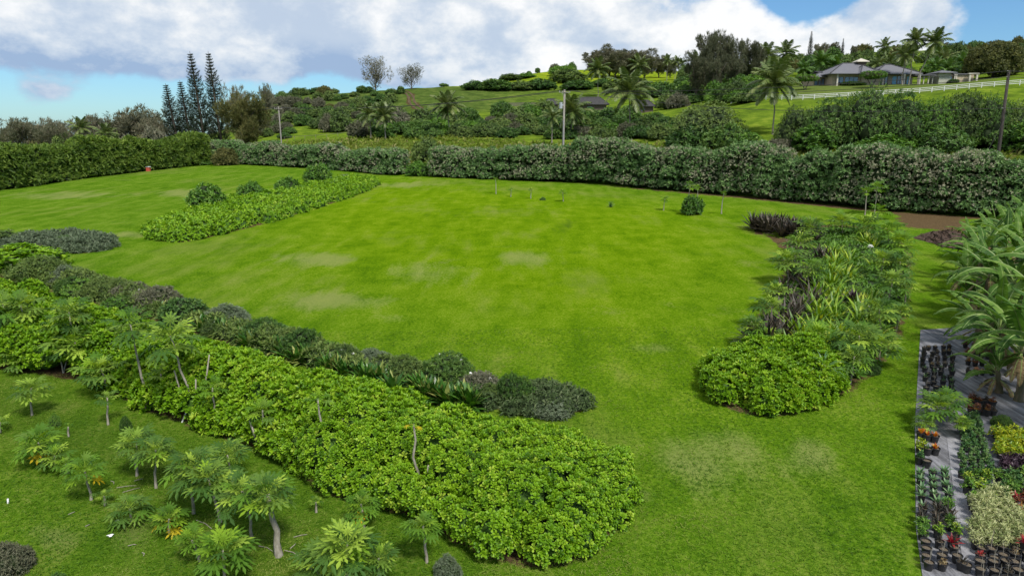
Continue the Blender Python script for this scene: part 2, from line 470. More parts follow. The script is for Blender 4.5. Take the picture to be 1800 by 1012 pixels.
M['palm'] = leaf_mat('palm_leaf', [(0.039, 0.071, 0.014), (0.073, 0.115, 0.023), (0.117, 0.159, 0.036), (0.185, 0.207, 0.073)], 0.2, 0.45, 0.4, objvar=0.5)
M['palm_b'] = leaf_mat('bright_palm_leaf', [(.04, .10, .016), (.07, .15, .022), (.12, .19, .035)], 0.25, 0.45, 0.4, objvar=0.4)
M['papaya'] = leaf_mat('papaya_leaf', [(0.051, 0.121, 0.019), (0.104, 0.188, 0.029), (0.178, 0.287, 0.036), (0.298, 0.423, 0.048)], 0.32, 0.6, 0.18, objvar=0.7)
M['papaya_b'] = leaf_mat('fresh_papaya_leaf', [(.07, .16, .014), (.12, .24, .018), (.20, .33, .02)], 0.32, 0.6, 0.18, objvar=0.6)
M['papaya_y'] = leaf_mat('yellowed_papaya_leaf', [(.40, .32, .01), (.55, .38, .012)], 0.25, 0.6, 0.2)
M['banana'] = leaf_mat('banana_leaf', [(.035, .090, .016), (.060, .135, .022), (.10, .19, .03), (.17, .27, .05)], 0.35, 0.55, 0.12, objvar=0.7)
M['banana_rib'] = plain_mat('banana_midrib', (.16, .24, .06), (.24, .30, .10), 4, 0.5)
M['dry_leaf'] = leaf_mat('dry_leaf', [(.12, .08, .04), (.20, .15, .08), (.30, .24, .13)], 0.15, 0.8, 0.1)
M['strap_y'] = leaf_mat('yellow_green_strap', [(0.066, 0.154, 0.013), (0.132, 0.264, 0.018), (0.242, 0.363, 0.033), (0.396, 0.462, 0.055)], 0.3, 0.45, objvar=0.4)
M['strap_d'] = leaf_mat('dark_purple_strap', [(.020, .022, .014), (.045, .038, .026), (.075, .058, .040), (.12, .10, .07)], 0.15, 0.5, objvar=0.4)
M['ti'] = leaf_mat('ti_leaf', [(.022, .080, .010), (.045, .135, .014), (.085, .19, .022), (.34, .36, .10)], 0.2, 0.4, 0.45, objvar=0.3)
M['bark'] = plain_mat('pale_bark', (.20, .18, .14), (.34, .31, .26), 6, 0.85, 0.2, 0.4, (3, 3, 1))
M['bark_d'] = plain_mat('dark_bark', (.06, .05, .04), (.13, .11, .09), 6, 0.9, 0.2, 0.4, (3, 3, 1))
M['palm_bark'] = plain_mat('palm_trunk', (.16, .14, .115), (.28, .255, .215), 3, 0.9, 0.2, 0.4, (1, 1, 5))
M['white'] = plain_mat('white_paint', (.58, .59, .59), (.70, .70, .69), 2, 0.5)
M['petal'] = leaf_mat('white_petal', [(.75, .74, .72), (.82, .82, .8)], 0.2, 0.6)
M['pot'] = plain_mat('black_pot', (.012, .012, .013), (.030, .030, .031), 8, 0.45, 0.4)
M['potsoil'] = plain_mat('potting_soil', (.06, .045, .03), (.17, .14, .10), 30, 0.95, 0.1, 0.5)
M['red_leaf'] = leaf_mat('red_leaf', [(.14, .012, .014), (.26, .02, .022), (.36, .045, .03)], 0.25, 0.45, objvar=0.3)
M['orange_leaf'] = leaf_mat('orange_leaf', [(.30, .02, .01), (.48, .11, .012), (.60, .34, .02)], 0.25, 0.45)
M['cream_leaf'] = leaf_mat('variegated_cream_leaf', [(.22, .28, .10), (.38, .42, .18), (.52, .54, .28), (.60, .60, .36)], 0.25, 0.5)
M['yellow_leaf'] = leaf_mat('yellow_croton_leaf', [(.10, .20, .01), (.28, .36, .012), (.48, .46, .02)], 0.25, 0.45)
M['purple_leaf'] = leaf_mat('purple_leaf', [(.020, .010, .018), (.040, .020, .032), (.07, .035, .05)], 0.15, 0.45)
M['pot_green'] = leaf_mat('nursery_leaf', [(.02, .07, .018), (.04, .115, .028), (.07, .165, .04), (.14, .23, .06)], 0.25, 0.45, objvar=0.5)
M['pot_pale'] = leaf_mat('pale_nursery_leaf', [(.07, .16, .06), (.12, .23, .09), (.20, .30, .13)], 0.25, 0.45, objvar=0.3)
M['grass'] = leaf_mat('grass_blade', [(0.050, 0.129, 0.004), (0.084, 0.190, 0.005), (0.123, 0.235, 0.009), (0.217, 0.274, 0.050)], 0.3, 0.6, 0.2)
M['tallgrass'] = leaf_mat('rank_grass', [(.10, .16, .02), (.16, .22, .028), (.24, .28, .05), (.32, .30, .12)], 0.3, 0.6, 0.2)
# ------------------------------------------------------------------ polygons on the ground
def GP(pts):
    return np.array([G(u, v)[:2] for u, v in pts])
def sdist(P, poly, closed=True):
    """signed distance (inside positive) from the points P to a polygon; for an open line: minus the distance"""
    P = np.asarray(P, float); A = np.asarray(poly, float)
    B = np.roll(A, -1, 0) if closed else A[1:]
    A2 = A if closed else A[:-1]
    best = np.full(len(P), 1e9); ins = np.zeros(len(P), bool)
    for a, b in zip(A2, B):
        ab = b - a
        t = np.clip(((P - a) @ ab) / (ab @ ab + 1e-12), 0, 1)
        best = np.minimum(best, np.hypot(*(P - a - t[:, None] * ab).T))
        if closed:
            c = ((a[1] > P[:, 1]) != (b[1] > P[:, 1]))
            xi = a[0] + (P[:, 1] - a[1]) / (b[1] - a[1] + 1e-12) * ab[0]
            ins ^= c & (P[:, 0] < xi)
    return np.where(ins, best, -best) if closed else -best
def spline(pts, n=8):
    P = np.asarray(pts, float)
    t = np.arange(len(P))
    tt = np.linspace(0, len(P) - 1, (len(P) - 1) * n + 1)
    out = []
    for x in tt:
        i = min(int(x), len(P) - 2); f = x - i
        p0, p1, p2, p3 = P[max(i - 1, 0)], P[i], P[i + 1], P[min(i + 2, len(P) - 1)]
        out.append(0.5 * ((2 * p1) + (-p0 + p2) * f + (2 * p0 - 5 * p1 + 4 * p2 - p3) * f * f + (-p0 + 3 * p1 - 3 * p2 + p3) * f ** 3))
    return np.array(out)

# ------------------------------------------------------------------ main footprints
NAU = GP([(60, 655), (150, 668), (240, 712), (330, 745), (430, 778), (520, 822), (560, 862), (640, 880), (720, 906),
          (790, 940), (860, 980), (930, 995), (1000, 988), (1060, 958), (1098, 905), (1108, 858), (1088, 826), (1030, 812),
          (950, 802), (870, 790), (800, 778), (700, 748), (600, 718), (500, 692), (400, 660), (300, 628), (200, 596), (100, 566), (0, 540), (-120, 515), (-120, 640)])
DOME = GP([(1232, 668), (1262, 708), (1320, 730), (1385, 726), (1440, 712), (1478, 690), (1482, 662), (1440, 640), (1380, 630), (1300, 632), (1250, 645)])
ISL = GP([(258, 408), (268, 422), (320, 426), (390, 412), (470, 392), (560, 365), (640, 338), (665, 325), (655, 318), (610, 320), (560, 330), (480, 345), (400, 362), (330, 380), (280, 398)])
GREYISL = GP([(62, 440), (130, 446), (190, 440), (208, 430), (190, 420), (120, 418), (40, 424), (-30, 428), (-30, 442)])
BORDER = GP([(850, 712), (900, 728), (960, 732), (1020, 724), (1042, 708), (1010, 696), (930, 690), (850, 676), (760, 655), (640, 632), (540, 608),
             (420, 572), (300, 535), (200, 505), (110, 475), (0, 440), (-120, 420), (-120, 455), (0, 486), (120, 520), (250, 556), (400, 604), (560, 650), (700, 690)])
RBED = GP([(1395, 455), (1330, 400), (1325, 412), (1395, 420), (1385, 470), (1345, 540), (1300, 605), (1290, 640), (1480, 690), (1530, 660), (1580, 600), (1600, 520), (1600, 440), (1560, 400), (1440, 395)])
MULCH = GP([(1560, 372), (1700, 380), (1720, 400), (1690, 440), (1630, 430), (1640, 405), (1570, 400)])
MAT = GP([(1618, 580), (1700, 575), (1800, 575), (1990, 600), (2200, 760), (2200, 1150), (1640, 1150), (1610, 930), (1608, 750)])
PATHR = GP([(1560, 400), (1640, 400), (1650, 520), (1630, 600), (1580, 680), (1520, 690), (1575, 600), (1590, 500)])
HB = spline(GP([(330, 286), (410, 289), (550, 297), (700, 309), (860, 316), (1000, 322), (1150, 334), (1300, 346), (1450, 361), (1560, 372), (1700, 382), (1820, 388)]), 5)   # foot of the flowering hedge
LB = spline(GP([(-150, 352), (0, 335), (120, 318), (240, 303), (365, 290)]), 5)   # foot of the windbreak on the left
LUSH = GP([(500, 330), (720, 312), (1000, 335), (1300, 370), (1400, 430), (1390, 480), (1280, 620), (1150, 660), (900, 620), (650, 560), (450, 480), (420, 400)])
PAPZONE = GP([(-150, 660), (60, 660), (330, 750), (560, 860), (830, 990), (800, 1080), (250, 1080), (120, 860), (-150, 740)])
HLAWN = np.array([GY(1385, 200)[:2], GY(1400, 188)[:2], GY(1500, 187)[:2], GY(1650, 183)[:2], GY(1740, 181)[:2], GY(1740, 235)[:2], GY(1500, 255)[:2], GY(1400, 250)[:2]])
TRACK = np.array([GY(u, Y)[:2] for u, Y in ((703, 362), (716, 348), (722, 333), (724, 318), (731, 302), (741, 286), (740, 276), (736, 262), (733, 252))])
TRACK = spline(TRACK, 4)

# ------------------------------------------------------------------ ground sheet
def build_ground():
    ang = np.concatenate([np.radians(np.arange(-180, -50, 5.0)), np.radians(np.arange(-50, 50.01, 0.36)), np.radians(np.arange(55, 180, 5.0))])
    rad = np.exp(np.linspace(math.log(3), math.log(1600), 320))
    A, Rr = np.meshgrid(ang, rad)
    x = (Rr * np.sin(A)).ravel(); y = (Rr * np.cos(A)).ravel()
    z = T(x, y)
    na, nr = len(ang), len(rad)
    idx = np.arange(na * nr).reshape(nr, na)
    nx = np.roll(idx, -1, 1)
    F = np.stack([idx[:-1], idx[1:], nx[1:], nx[:-1]], -1).reshape(-1, 4)
    F = F[:, ::-1]
    V = np.stack([x, y, z], 1)
    c = len(V)
    V = np.concatenate([V, [[0, 0, Tz(0, 0.01)]]])
    fan = np.stack([np.full(na, c), np.roll(idx[0], -1), idx[0]], 1)
    mb = MB(); mb.add(V, F, 0.5); mb.F.append(fan[:, ::-1]); mb.M.append(np.zeros(na, int))
    # zone attributes
    P = V[:, :2]
    R2 = np.hypot(P[:, 0], P[:, 1])
    front = (P[:, 1] > 5) & (np.abs(P[:, 0]) < P[:, 1] * 1.15)
    def zone(poly, soft, grow=0.0, rmax=260, closed=True):
        o = np.zeros(len(P)); k = front & (R2 < rmax)
        d = sdist(P[k], poly, closed) + grow
        o[k] = np.clip(d / soft + 0.5, 0, 1)
        return o
    wob = (fbm(P[:, 0] / 1.3, P[:, 1] / 1.3, 3) - 0.5)
    soil = np.maximum.reduce([zone(NAU, 0.9, 0.05), zone(DOME, 0.8, 0.1), zone(ISL, 1.2, 0.0), zone(BORDER, 0.8, 0.0), zone(RBED, 1.6, 0.0), zone(MULCH, 3.0, -0.8),
                              zone(GREYISL, 1.2, 0)])
    hb = zone(HB, 2.4, 1.1, 230, False)
    hb *= np.clip((P[:, 0] + 10) / 40, 0.15, 1)
    soil = np.maximum(soil, hb)
    soil = np.maximum(soil, 0.42 * zone(PATHR, 4.0))
    lush = zone(LUSH, 26.0)
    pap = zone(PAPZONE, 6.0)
    hl = zone(HLAWN, 3.0, 1.0, 400)
    rut = np.zeros(len(P)); k = front & (R2 > 200) & (R2 < 450)
    d = -sdist(P[k], TRACK, False)
    rut[k] = np.clip(1 - np.abs(d - 1.6) / 1.3, 0, 1)
    u = 900 + KU * P[:, 0] / np.maximum(P[:, 1], 1)
    ud = np.interp(u, HED_U, HED_Y)
    beyond = np.where(front, np.clip((P[:, 1] - ud - 10) / 8, 0, 1), 0)
    # rank bright pasture on the slopes to the right and in the middle
    past = beyond * np.clip((P[:, 1] - ud - 25) / 20, 0, 1)
    crest = beyond * np.clip((P[:, 1] - 405) / 30, 0, 1) * np.clip((u - 780) / 60, 0, 1) * np.clip((1330 - u) / 60, 0, 1)
    dull = beyond * np.clip((P[:, 1] - 268) / 25, 0, 1) * np.clip((900 - u) / 260 + 0.75, 0, 1) * (1 - crest)
    me = mb.mesh('ground', [ground_mat()], True)
    ca = me.attributes.new('zone', 'FLOAT_COLOR', 'POINT')
    ca.data.foreach_set('color', np.stack([soil, past, hl, np.ones(len(P))], 1).ravel().astype(np.float32))
    cb = me.attributes.new('zone2', 'FLOAT_COLOR', 'POINT')
    cb.data.foreach_set('color', np.stack([rut, lush, pap, np.ones(len(P))], 1).ravel().astype(np.float32))
    cc = me.attributes.new('zone3', 'FLOAT_COLOR', 'POINT')
    cc.data.foreach_set('color', np.stack([crest, dull, beyond, np.ones(len(P))], 1).ravel().astype(np.float32))
    dry = np.zeros(len(P))
    for u0, v0, ru, rv in ((920, 452, 70, 14), (755, 478, 95, 22), (560, 455, 90, 14), (600, 530, 110, 18), (1150, 612, 80, 14), (1240, 800, 110, 60), (1420, 800, 60, 40), (700, 560, 60, 12), (120, 345, 130, 8), (330, 340, 60, 8), (230, 925, 60, 40), (90, 940, 50, 26), (85, 715, 60, 16), (175, 758, 20, 8), (470, 345, 60, 6), (690, 325, 60, 5), (230, 412, 40, 8), (1120, 870, 40, 16)):
        c0 = G(u0, v0)[:2]; cx = G(u0 + ru, v0)[:2] - c0; cy = G(u0, v0 - rv)[:2] - c0
        A2 = np.linalg.inv(np.stack([cx, cy], 1)); q = (P - c0) @ A2.T
        dry = np.maximum(dry, np.exp(-(q ** 2).sum(1)))
    da = me.attributes.new('dry', 'FLOAT', 'POINT'); da.data.foreach_set('value', dry.astype(np.float32))
    tag(part('ground', me), 'grassy ground of lawns, pasture slopes and bare planting beds', 'ground', kind='structure')
def ground_mat():
    m = bpy.data.materials.new('lawn_and_pasture'); m.use_nodes = True
    t = NT(m.node_tree)
    pos = t.n('ShaderNodeNewGeometry').outputs['Position']
    def att(n):
        s = t.n('ShaderNodeSeparateColor', {0: t.n('ShaderNodeAttribute', attribute_name=n).outputs['Color']})
        return s.outputs[0], s.outputs[1], s.outputs[2]
    soil, past, hl = att('zone'); rut, lush, pap = att('zone2'); crest, dull, beyond = att('zone3')
    mp = t.n('ShaderNodeMapping', {'Vector': pos, 'Rotation': (0, 0, radians(38)), 'Scale': (1, .22, 1)}).outputs[0]     # mown along the beds
    big = t.noise(pos, 0.055, 4, 0.55)
    mid = t.noise(pos, 0.45, 4, 0.6)
    st = t.noise(mp, 0.55, 4, 0.6)
    fine = t.noise(pos, 6.0, 4, 0.7)
    vfine = t.noise(pos, 22.0, 3, 0.7)
    f = t.m('ADD', t.m('ADD', t.m('MULTIPLY', mid, 0.20), t.m('MULTIPLY', fine, 0.38)), t.m('ADD', t.m('MULTIPLY', st, 0.18), t.m('MULTIPLY', vfine, 0.34)))
    f = t.sstep(f, 0.41, 0.69)
    lawn = t.ramp(f, [(0.0, (0.0316, 0.0806, .005)), (0.3, (0.0588, 0.1322, .006)), (0.6, (0.0927, 0.1792, .009)), (1.0, (0.1695, 0.2296, .034))])
    lawn2 = t.ramp(f, [(0.0, (0.0452, 0.1064, .002)), (0.3, (0.0859, 0.1680, .002)), (0.65, (0.1266, 0.2150, .003)), (1.0, (0.2090, 0.2666, .020))])
    col = t.mix(t.m('MULTIPLY', lush, 0.9), lawn, lawn2)
    # yellow, worn and dark patches
    yel = t.sstep(t.m('ADD', t.m('MULTIPLY', big, 0.7), t.m('MULTIPLY', st, 0.42)), 0.56, 0.72)
    col = t.mix(t.m('MULTIPLY', yel, 0.42), col, (0.1480, 0.1813, 0.0370))
    dryn = t.noise(t.n('ShaderNodeVectorMath', {0: pos, 1: (31, 7, 0)}, operation='ADD').outputs[0], 0.11, 5, 0.62)
    dry = t.sstep(t.m('ADD', t.m('MULTIPLY', dryn, 0.75), t.m('MULTIPLY', fine, 0.3)), 0.62, 0.74)
    col = t.mix(t.m('MULTIPLY', dry, 0.50), col, (0.1850, 0.1850, 0.0629))
    dsp = t.n('ShaderNodeAttribute', attribute_name='dry').outputs['Fac']
    dm = t.sstep(t.m('ADD', dsp, t.m('ADD', t.m('MULTIPLY', t.m('SUBTRACT', st, 0.5), 1.8), t.m('ADD', t.m('MULTIPLY', t.m('SUBTRACT', fine, 0.5), 1.0), t.m('MULTIPLY', t.m('SUBTRACT', big, 0.5), 2.0)))), 0.35, 1.1)
    col = t.mix(t.m('MULTIPLY', dm, 0.58), col, (.205, .225, .075))
    drk = t.sstep(t.m('ADD', t.m('MULTIPLY', t.noise(mp, 0.16, 4, 0.65), 0.8), t.m('MULTIPLY', fine, 0.25)), 0.63, 0.76)
    col = t.mix(t.m('MULTIPLY', drk, 0.75), col, (0.0407, 0.0851, 0.0089))
    col = t.mix(t.m('MULTIPLY', pap, 0.8), col, t.ramp(f, [(0.0, (0.0296, 0.0629, 0.0074)), (0.5, (0.0555, 0.1036, 0.0104)), (1.0, (0.1184, 0.1406, 0.0370))]))  # duller, browner orchard grass, with papaya shade put into the colour too
    # pasture
    pf = t.sstep(t.m('ADD', t.m('MULTIPLY', t.noise(pos, 0.25, 5, 0.65), 0.7), t.m('MULTIPLY', fine, 0.3)), 0.35, 0.68)
    pcol = t.ramp(pf, [(0.0, (.052, .088, .012)), (0.5, (.100, .160, .014)), (1.0, (.175, .225, .026))])
    pcol = t.mix(dull, pcol, t.ramp(pf, [(0.0, (0.0407, 0.0629, 0.0148)), (0.5, (0.0629, 0.1036, 0.0192)), (1.0, (0.1184, 0.1406, 0.0370))]))
    pcol = t.mix(crest, pcol, t.ramp(pf, [(0.0, (0.0666, 0.1184, 0.0111)), (0.5, (0.1628, 0.2294, 0.0133)), (1.0, (0.3108, 0.3256, 0.0222))]))
    col = t.mix(t.m('MULTIPLY', beyond, 0.75), col, (0.0740, 0.0888, 0.0259))
    col = t.mix(past, col, pcol)
    hcol = t.ramp(f, [(0.0, (0.0629, 0.0925, 0.0222)), (0.6, (0.0999, 0.1369, 0.0296)), (1.0, (0.1332, 0.1628, 0.0444))])
    col = t.mix(hl, col, hcol)
    rm = t.sstep(t.m('ADD', rut, t.m('MULTIPLY', t.m('SUBTRACT', mid, 0.5), 0.9)), 0.35, 0.6)
    col = t.mix(t.m('MULTIPLY', rm, 0.85), col, (0.0740, 0.0481, 0.0259))
    # soil
    sn = t.noise(pos, 1.3, 5, 0.65)
    sm = t.sstep(t.m('ADD', soil, t.m('MULTIPLY', t.m('SUBTRACT', sn, 0.5), 1.1)), 0.40, 0.62)
    sc = t.ramp(t.m('ADD', t.m('MULTIPLY', fine, 0.5), t.m('MULTIPLY', vfine, 0.5)), [(0.3, (.045, .028, .018)), (0.55, (.11, .065, .040)), (0.75, (.22, .15, .10))])
    col = t.mix(t.m('MULTIPLY', sm, 0.92), col, sc)
    pb = t.n('ShaderNodeBsdfPrincipled', {'Base Color': col, 'Roughness': 0.95, 'Specular IOR Level': 0.0})
    hgt = t.m('ADD', t.m('MULTIPLY', vfine, 0.5), t.m('MULTIPLY', fine, 0.8))
    b = t.n('ShaderNodeBump', {'Height': hgt, 'Strength': 0.8, 'Distance': 0.14})
    t.nt.links.new(b.outputs[0], pb.inputs['Normal'])
    out = t.n('ShaderNodeOutputMaterial')
    t.nt.links.new(pb.outputs[0], out.inputs[0])
    return m
build_ground()

def build_sea():
    m = bpy.data.materials.new('sea_water'); m.use_nodes = True
    t = NT(m.node_tree)
    pos = t.n('ShaderNodeNewGeometry').outputs['Position']
    nz = t.noise(pos, 0.02, 5, 0.6)
    pb = t.n('ShaderNodeBsdfPrincipled', {'Base Color': (.010, .045, .11), 'Roughness': 0.28})
    b = t.n('ShaderNodeBump', {'Height': nz, 'Strength': 0.5, 'Distance': 2.0})
    t.nt.links.new(b.outputs[0], pb.inputs['Normal'])
    t.nt.links.new(pb.outputs[0], t.n('ShaderNodeOutputMaterial').inputs[0])
    mb = MB(); th = np.arange(64) * 2 * pi / 64
    rs = [0, 1200, 4000, 12000, 40000]
    V = np.concatenate([[[0, 0, -62]]] + [np.stack([r * np.cos(th), r * np.sin(th), np.full(64, -62.0)], 1) for r in rs[1:]])
    mb.add(V, [[0, 1 + j, 1 + (j + 1) % 64] for j in range(64)])
    for k in range(len(rs) - 2):
        b0 = 1 + 64 * k; b1 = b0 + 64
        mb.F.append(np.array([[b0 + j, b1 + j, b1 + (j + 1) % 64, b0 + (j + 1) % 64] for j in range(64)])); mb.M.append(np.zeros(64, int))
    tag(part('sea', mb.mesh('sea', [m])), 'strip of blue sea at the horizon beyond the trees', 'sea', kind='structure')
build_sea()

def track():
    M['rut'] = plain_mat('bare_rut', (.060, .042, .024), (.11, .078, .045), .6, .95, .1)
    d = np.gradient(TRACK, axis=0); d /= np.linalg.norm(d, axis=1)[:, None]; n = np.stack([-d[:, 1], d[:, 0]], 1)
    t0 = bpy.data.objects.new('dirt_track', None); COL.objects.link(t0); tag(t0, 'two-rut vehicle track climbing the pasture to the ridge', 'track', kind='structure')
    for o in (-1.1, 1.1):
        mb = MB(); w = .5 + .16 * np.sin(np.arange(len(TRACK)) * 1.7)
        L = TRACK + n * (o - w)[:, None]; Rt = TRACK + n * (o + w)[:, None]
        V = np.concatenate([np.column_stack([L, T(L[:, 0], L[:, 1]) + .12]), np.column_stack([Rt, T(Rt[:, 0], Rt[:, 1]) + .12])]); k = len(TRACK)
        mb.add(V, [[i, i + 1, k + i + 1, k + i] for i in range(k - 1)])
        part('rut', mb.mesh('rut', [M['rut']]), t0)
track()

# ------------------------------------------------------------------ foliage masses as unions of leafy clumps
def ico(sub=1):
    t = (1 + 5 ** .5) / 2
    V = [[-1, t, 0], [1, t, 0], [-1, -t, 0], [1, -t, 0], [0, -1, t], [0, 1, t], [0, -1, -t], [0, 1, -t], [t, 0, -1], [t, 0, 1], [-t, 0, -1], [-t, 0, 1]]
    V = [np.array(v) / np.linalg.norm(v) for v in V]
    F = [[0, 11, 5], [0, 5, 1], [0, 1, 7], [0, 7, 10], [0, 10, 11], [1, 5, 9], [5, 11, 4], [11, 10, 2], [10, 7, 6], [7, 1, 8], [3, 9, 4], [3, 4, 2], [3, 2, 6], [3, 6, 8], [3, 8, 9], [4, 9, 5], [2, 4, 11], [6, 2, 10], [8, 6, 7], [9, 8, 1]]
    for _ in range(sub):
        mid = {}; nf = []
        def md(a, b):
            k = (min(a, b), max(a, b))
            if k not in mid:
                v = V[a] + V[b]; V.append(v / np.linalg.norm(v)); mid[k] = len(V) - 1
            return mid[k]
        for a, b, c in F:
            x, y, z = md(a, b), md(b, c), md(c, a)
            nf += [[a, x, z], [b, y, x], [c, z, y], [x, y, z]]
        F = nf
    return np.array(V), np.array(F)
ICO0, ICO1 = ico(0), ico(1)
def shell(C, Rr, n, lo=0.86, hi=1.06, zmin=-0.35, cull=0.86, ground=True):
    """n points spread over the union of ellipsoids (C, Rr): positions, outward normals"""
    C = np.asarray(C, float); Rr = np.asarray(Rr, float)
    ar = (Rr[:, 0] * Rr[:, 1] + Rr[:, 0] * Rr[:, 2] + Rr[:, 1] * Rr[:, 2])
    k = rng.choice(len(C), n, p=ar / ar.sum())
    d = rng.normal(size=(n, 3)); d /= np.linalg.norm(d, axis=1)[:, None]
    ok = d[:, 2] > zmin
    d = d[ok]; k = k[ok]
    p = C[k] + d * Rr[k] * rng.uniform(lo, hi, len(k))[:, None]
    nn = d / Rr[k]; nn /= np.linalg.norm(nn, axis=1)[:, None]
    keep = np.ones(len(p), bool)
    if cull:
        order = np.argsort(C[:, 1]); Cs = C[order]; Rs = Rr[order]
        rm = Rr.max()
        ps = np.argsort(p[:, 1])
        for ch in np.array_split(ps, max(1, len(p) // 1500)):
            if len(ch) == 0: continue
            y0, y1 = p[ch, 1].min() - rm, p[ch, 1].max() + rm
            s = (Cs[:, 1] > y0) & (Cs[:, 1] < y1)
            q = (p[ch][:, None, :] - Cs[None, s]) / Rs[None, s]
            keep[ch] = ((q * q).sum(2).min(1) > cull * cull) if s.any() else True
    if ground:
        keep &= p[:, 2] > T(p[:, 0], p[:, 1]) + 0.03
    return p[keep], nn[keep]
def core_mesh(name, C, Rr, f, mat):  # solid filler clumps added inside the foliage to block light leaking through
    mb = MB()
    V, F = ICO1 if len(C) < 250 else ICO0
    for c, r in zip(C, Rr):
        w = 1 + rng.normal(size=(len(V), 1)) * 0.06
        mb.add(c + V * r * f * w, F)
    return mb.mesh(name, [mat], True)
def pois(poly, sp, seed=0, margin=0.1):
    r = np.random.default_rng(seed)
    lo, hi = poly.min(0), poly.max(0)
    area = np.prod(hi - lo)
    Q = lo + r.random((int(area / sp ** 2 * 6) + 20, 2)) * (hi - lo)
    Q = Q[sdist(Q, poly) > margin]
    out = np.zeros((0, 2)); L = []
    grid = {}
    for q in Q:
        gx, gy = int(q[0] // sp), int(q[1] // sp)
        if any(np.hypot(*(q - w)) < sp for i in (-1, 0, 1) for j in (-1, 0, 1) for w in grid.get((gx + i, gy + j), [])):
            continue
        grid.setdefault((gx, gy), []).append(q); L.append(q)
    return np.array(L)
def low_mass(poly, H, sp, rr, ramp, seed, var=0.35, zfac=0.9, hf=None):
    Q = pois(poly, sp, seed)
    d = sdist(Q, poly)
    nz = fbm(Q[:, 0] / (sp * 3.0) + seed, Q[:, 1] / (sp * 3.0), 2)
    r0 = np.random.default_rng(seed + 5)
    h = H * np.clip((d + 0.35 * ramp) / (1.35 * ramp), 0.25, 1) ** 0.55 * (1 + var * (nz - 0.5) * 2 + r0.uniform(-.1, .1, len(Q)))
    if hf is not None: h = h * hf(Q)
    r = np.minimum(rr * r0.uniform(.8, 1.2, len(Q)), d + 0.35 * rr)
    rz = np.minimum(h * zfac, np.maximum(r * 1.1, h * 0.55))
    C = np.stack([Q[:, 0], Q[:, 1], T(Q[:, 0], Q[:, 1]) + h - rz], 1)
    return C, np.stack([r, r, rz], 1)
def leaf_mass(name, C, Rr, dens, tm, size, mats, axis=(0.6, 0.5), jit=0.3, lo=0.86, hi=1.06, cull=0.86, zmin=-0.35, far=None, second=None):
    ar = 4 * pi * ((Rr[:, 0] * Rr[:, 1]) ** 1.6 / 3 + 2 * ((Rr[:, 0] * Rr[:, 2]) ** 1.6) / 3) ** (1 / 1.6)
    p, n = shell(C, Rr, int(ar.sum() * dens), lo, hi, zmin, cull)
    ax = n * axis[0] + np.array([0, 0, axis[1]])
    rnd = np.clip(rng.normal(0.5, 0.2, len(p)), 0, 1)
    mb = MB()
    s = size * rng.uniform(0.75, 1.25, len(p))
    if second:       # a share of the shoots carries something else (blossom)
        f, tm2, k2, mi = second
        sel = f(p) > rng.random(len(p))
        scatter(mb, tm2, p[sel] + n[sel] * size * 0.25, ax[sel], s[sel] * k2, rnd[sel], mi, jit)
        p, n, ax, rnd, s = p[~sel], n[~sel], ax[~sel], rnd[~sel], s[~sel]
    if far:          # cheaper shoots beyond a distance
        fs = p[:, 1] > far[0]
        ok = ~fs | (rng.random(len(p)) < far[3]); p, ax, s, rnd, fs = p[ok], ax[ok], s[ok], rnd[ok], fs[ok]
        scatter(mb, far[1], p[fs], ax[fs], s[fs] * far[2], rnd[fs], 0, jit)
        p, ax, s, rnd = p[~fs], ax[~fs], s[~fs], rnd[~fs]
    scatter(mb, tm, p, ax, s, rnd, 0, jit)
    return mb.mesh(name, mats, False)
def local(me, o):
    """shift the mesh so that its origin is at o"""
    co = np.empty(len(me.vertices) * 3, np.float32); me.vertices.foreach_get('co', co)
    co = co.reshape(-1, 3) - np.asarray(o, np.float32)
    me.vertices.foreach_set('co', co.ravel()); me.update()
    return me
def mass_thing(name, label, cat, C, Rr, fol, corem, group=None, corename='filler_core', folname='foliage'):  # the core part is only the added light-blocking filler, no limbs
    o = np.array([C[:, 0].mean(), C[:, 1].mean(), 0]); o[2] = Tz(o[0], o[1])
    t = thing(name, label, cat, o, 0, group)
    part(folname, local(fol, o), t)
    if corem:
        part(corename, local(corem, o), t)
    return t

# front naupaka row, with the big dome at its near end
C, Rr = low_mass(NAU, 1.95, 0.95, 1.05, 1.9, 3, 0.5, hf=lambda Q: 1 + 0.25 * np.clip((Q[:, 1] - 22) / 12, 0, 1))
mass_thing('naupaka_hedge', 'long bright green naupaka hedge running from the left edge to the rounded near end', 'hedge', C, Rr,
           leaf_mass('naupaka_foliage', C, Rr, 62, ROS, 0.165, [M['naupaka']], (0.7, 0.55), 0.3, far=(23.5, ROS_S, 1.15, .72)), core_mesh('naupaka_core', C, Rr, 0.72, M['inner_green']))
C, Rr = low_mass(DOME, 1.75, 0.9, 1.05, 1.7, 5, 0.35)
mass_thing('naupaka_shrub', 'rounded bright green naupaka mound at the near end of the right bed', 'shrub', C, Rr,
           leaf_mass('naupaka_mound_foliage', C, Rr, 60, ROS_S, 0.175, [M['naupaka']], (0.7, 0.55), 0.3), core_mesh('mound_core', C, Rr, 0.72, M['inner_green']))
C, Rr = low_mass(ISL, 1.55, 1.5, 1.5, 1.6, 7, 0.35)
mass_thing('naupaka_hedge', 'low green naupaka bed forming an island across the far lawn', 'hedge', C, Rr,
           leaf_mass('island_foliage', C, Rr, 13, TUFT, 0.36, [M['naupaka']], (0.7, 0.55), 0.3), core_mesh('island_core', C, Rr, 0.82, M['inner_green']))
C, Rr = low_mass(GREYISL, 1.0, 1.0, 1.2, 1.0, 9, 0.4)
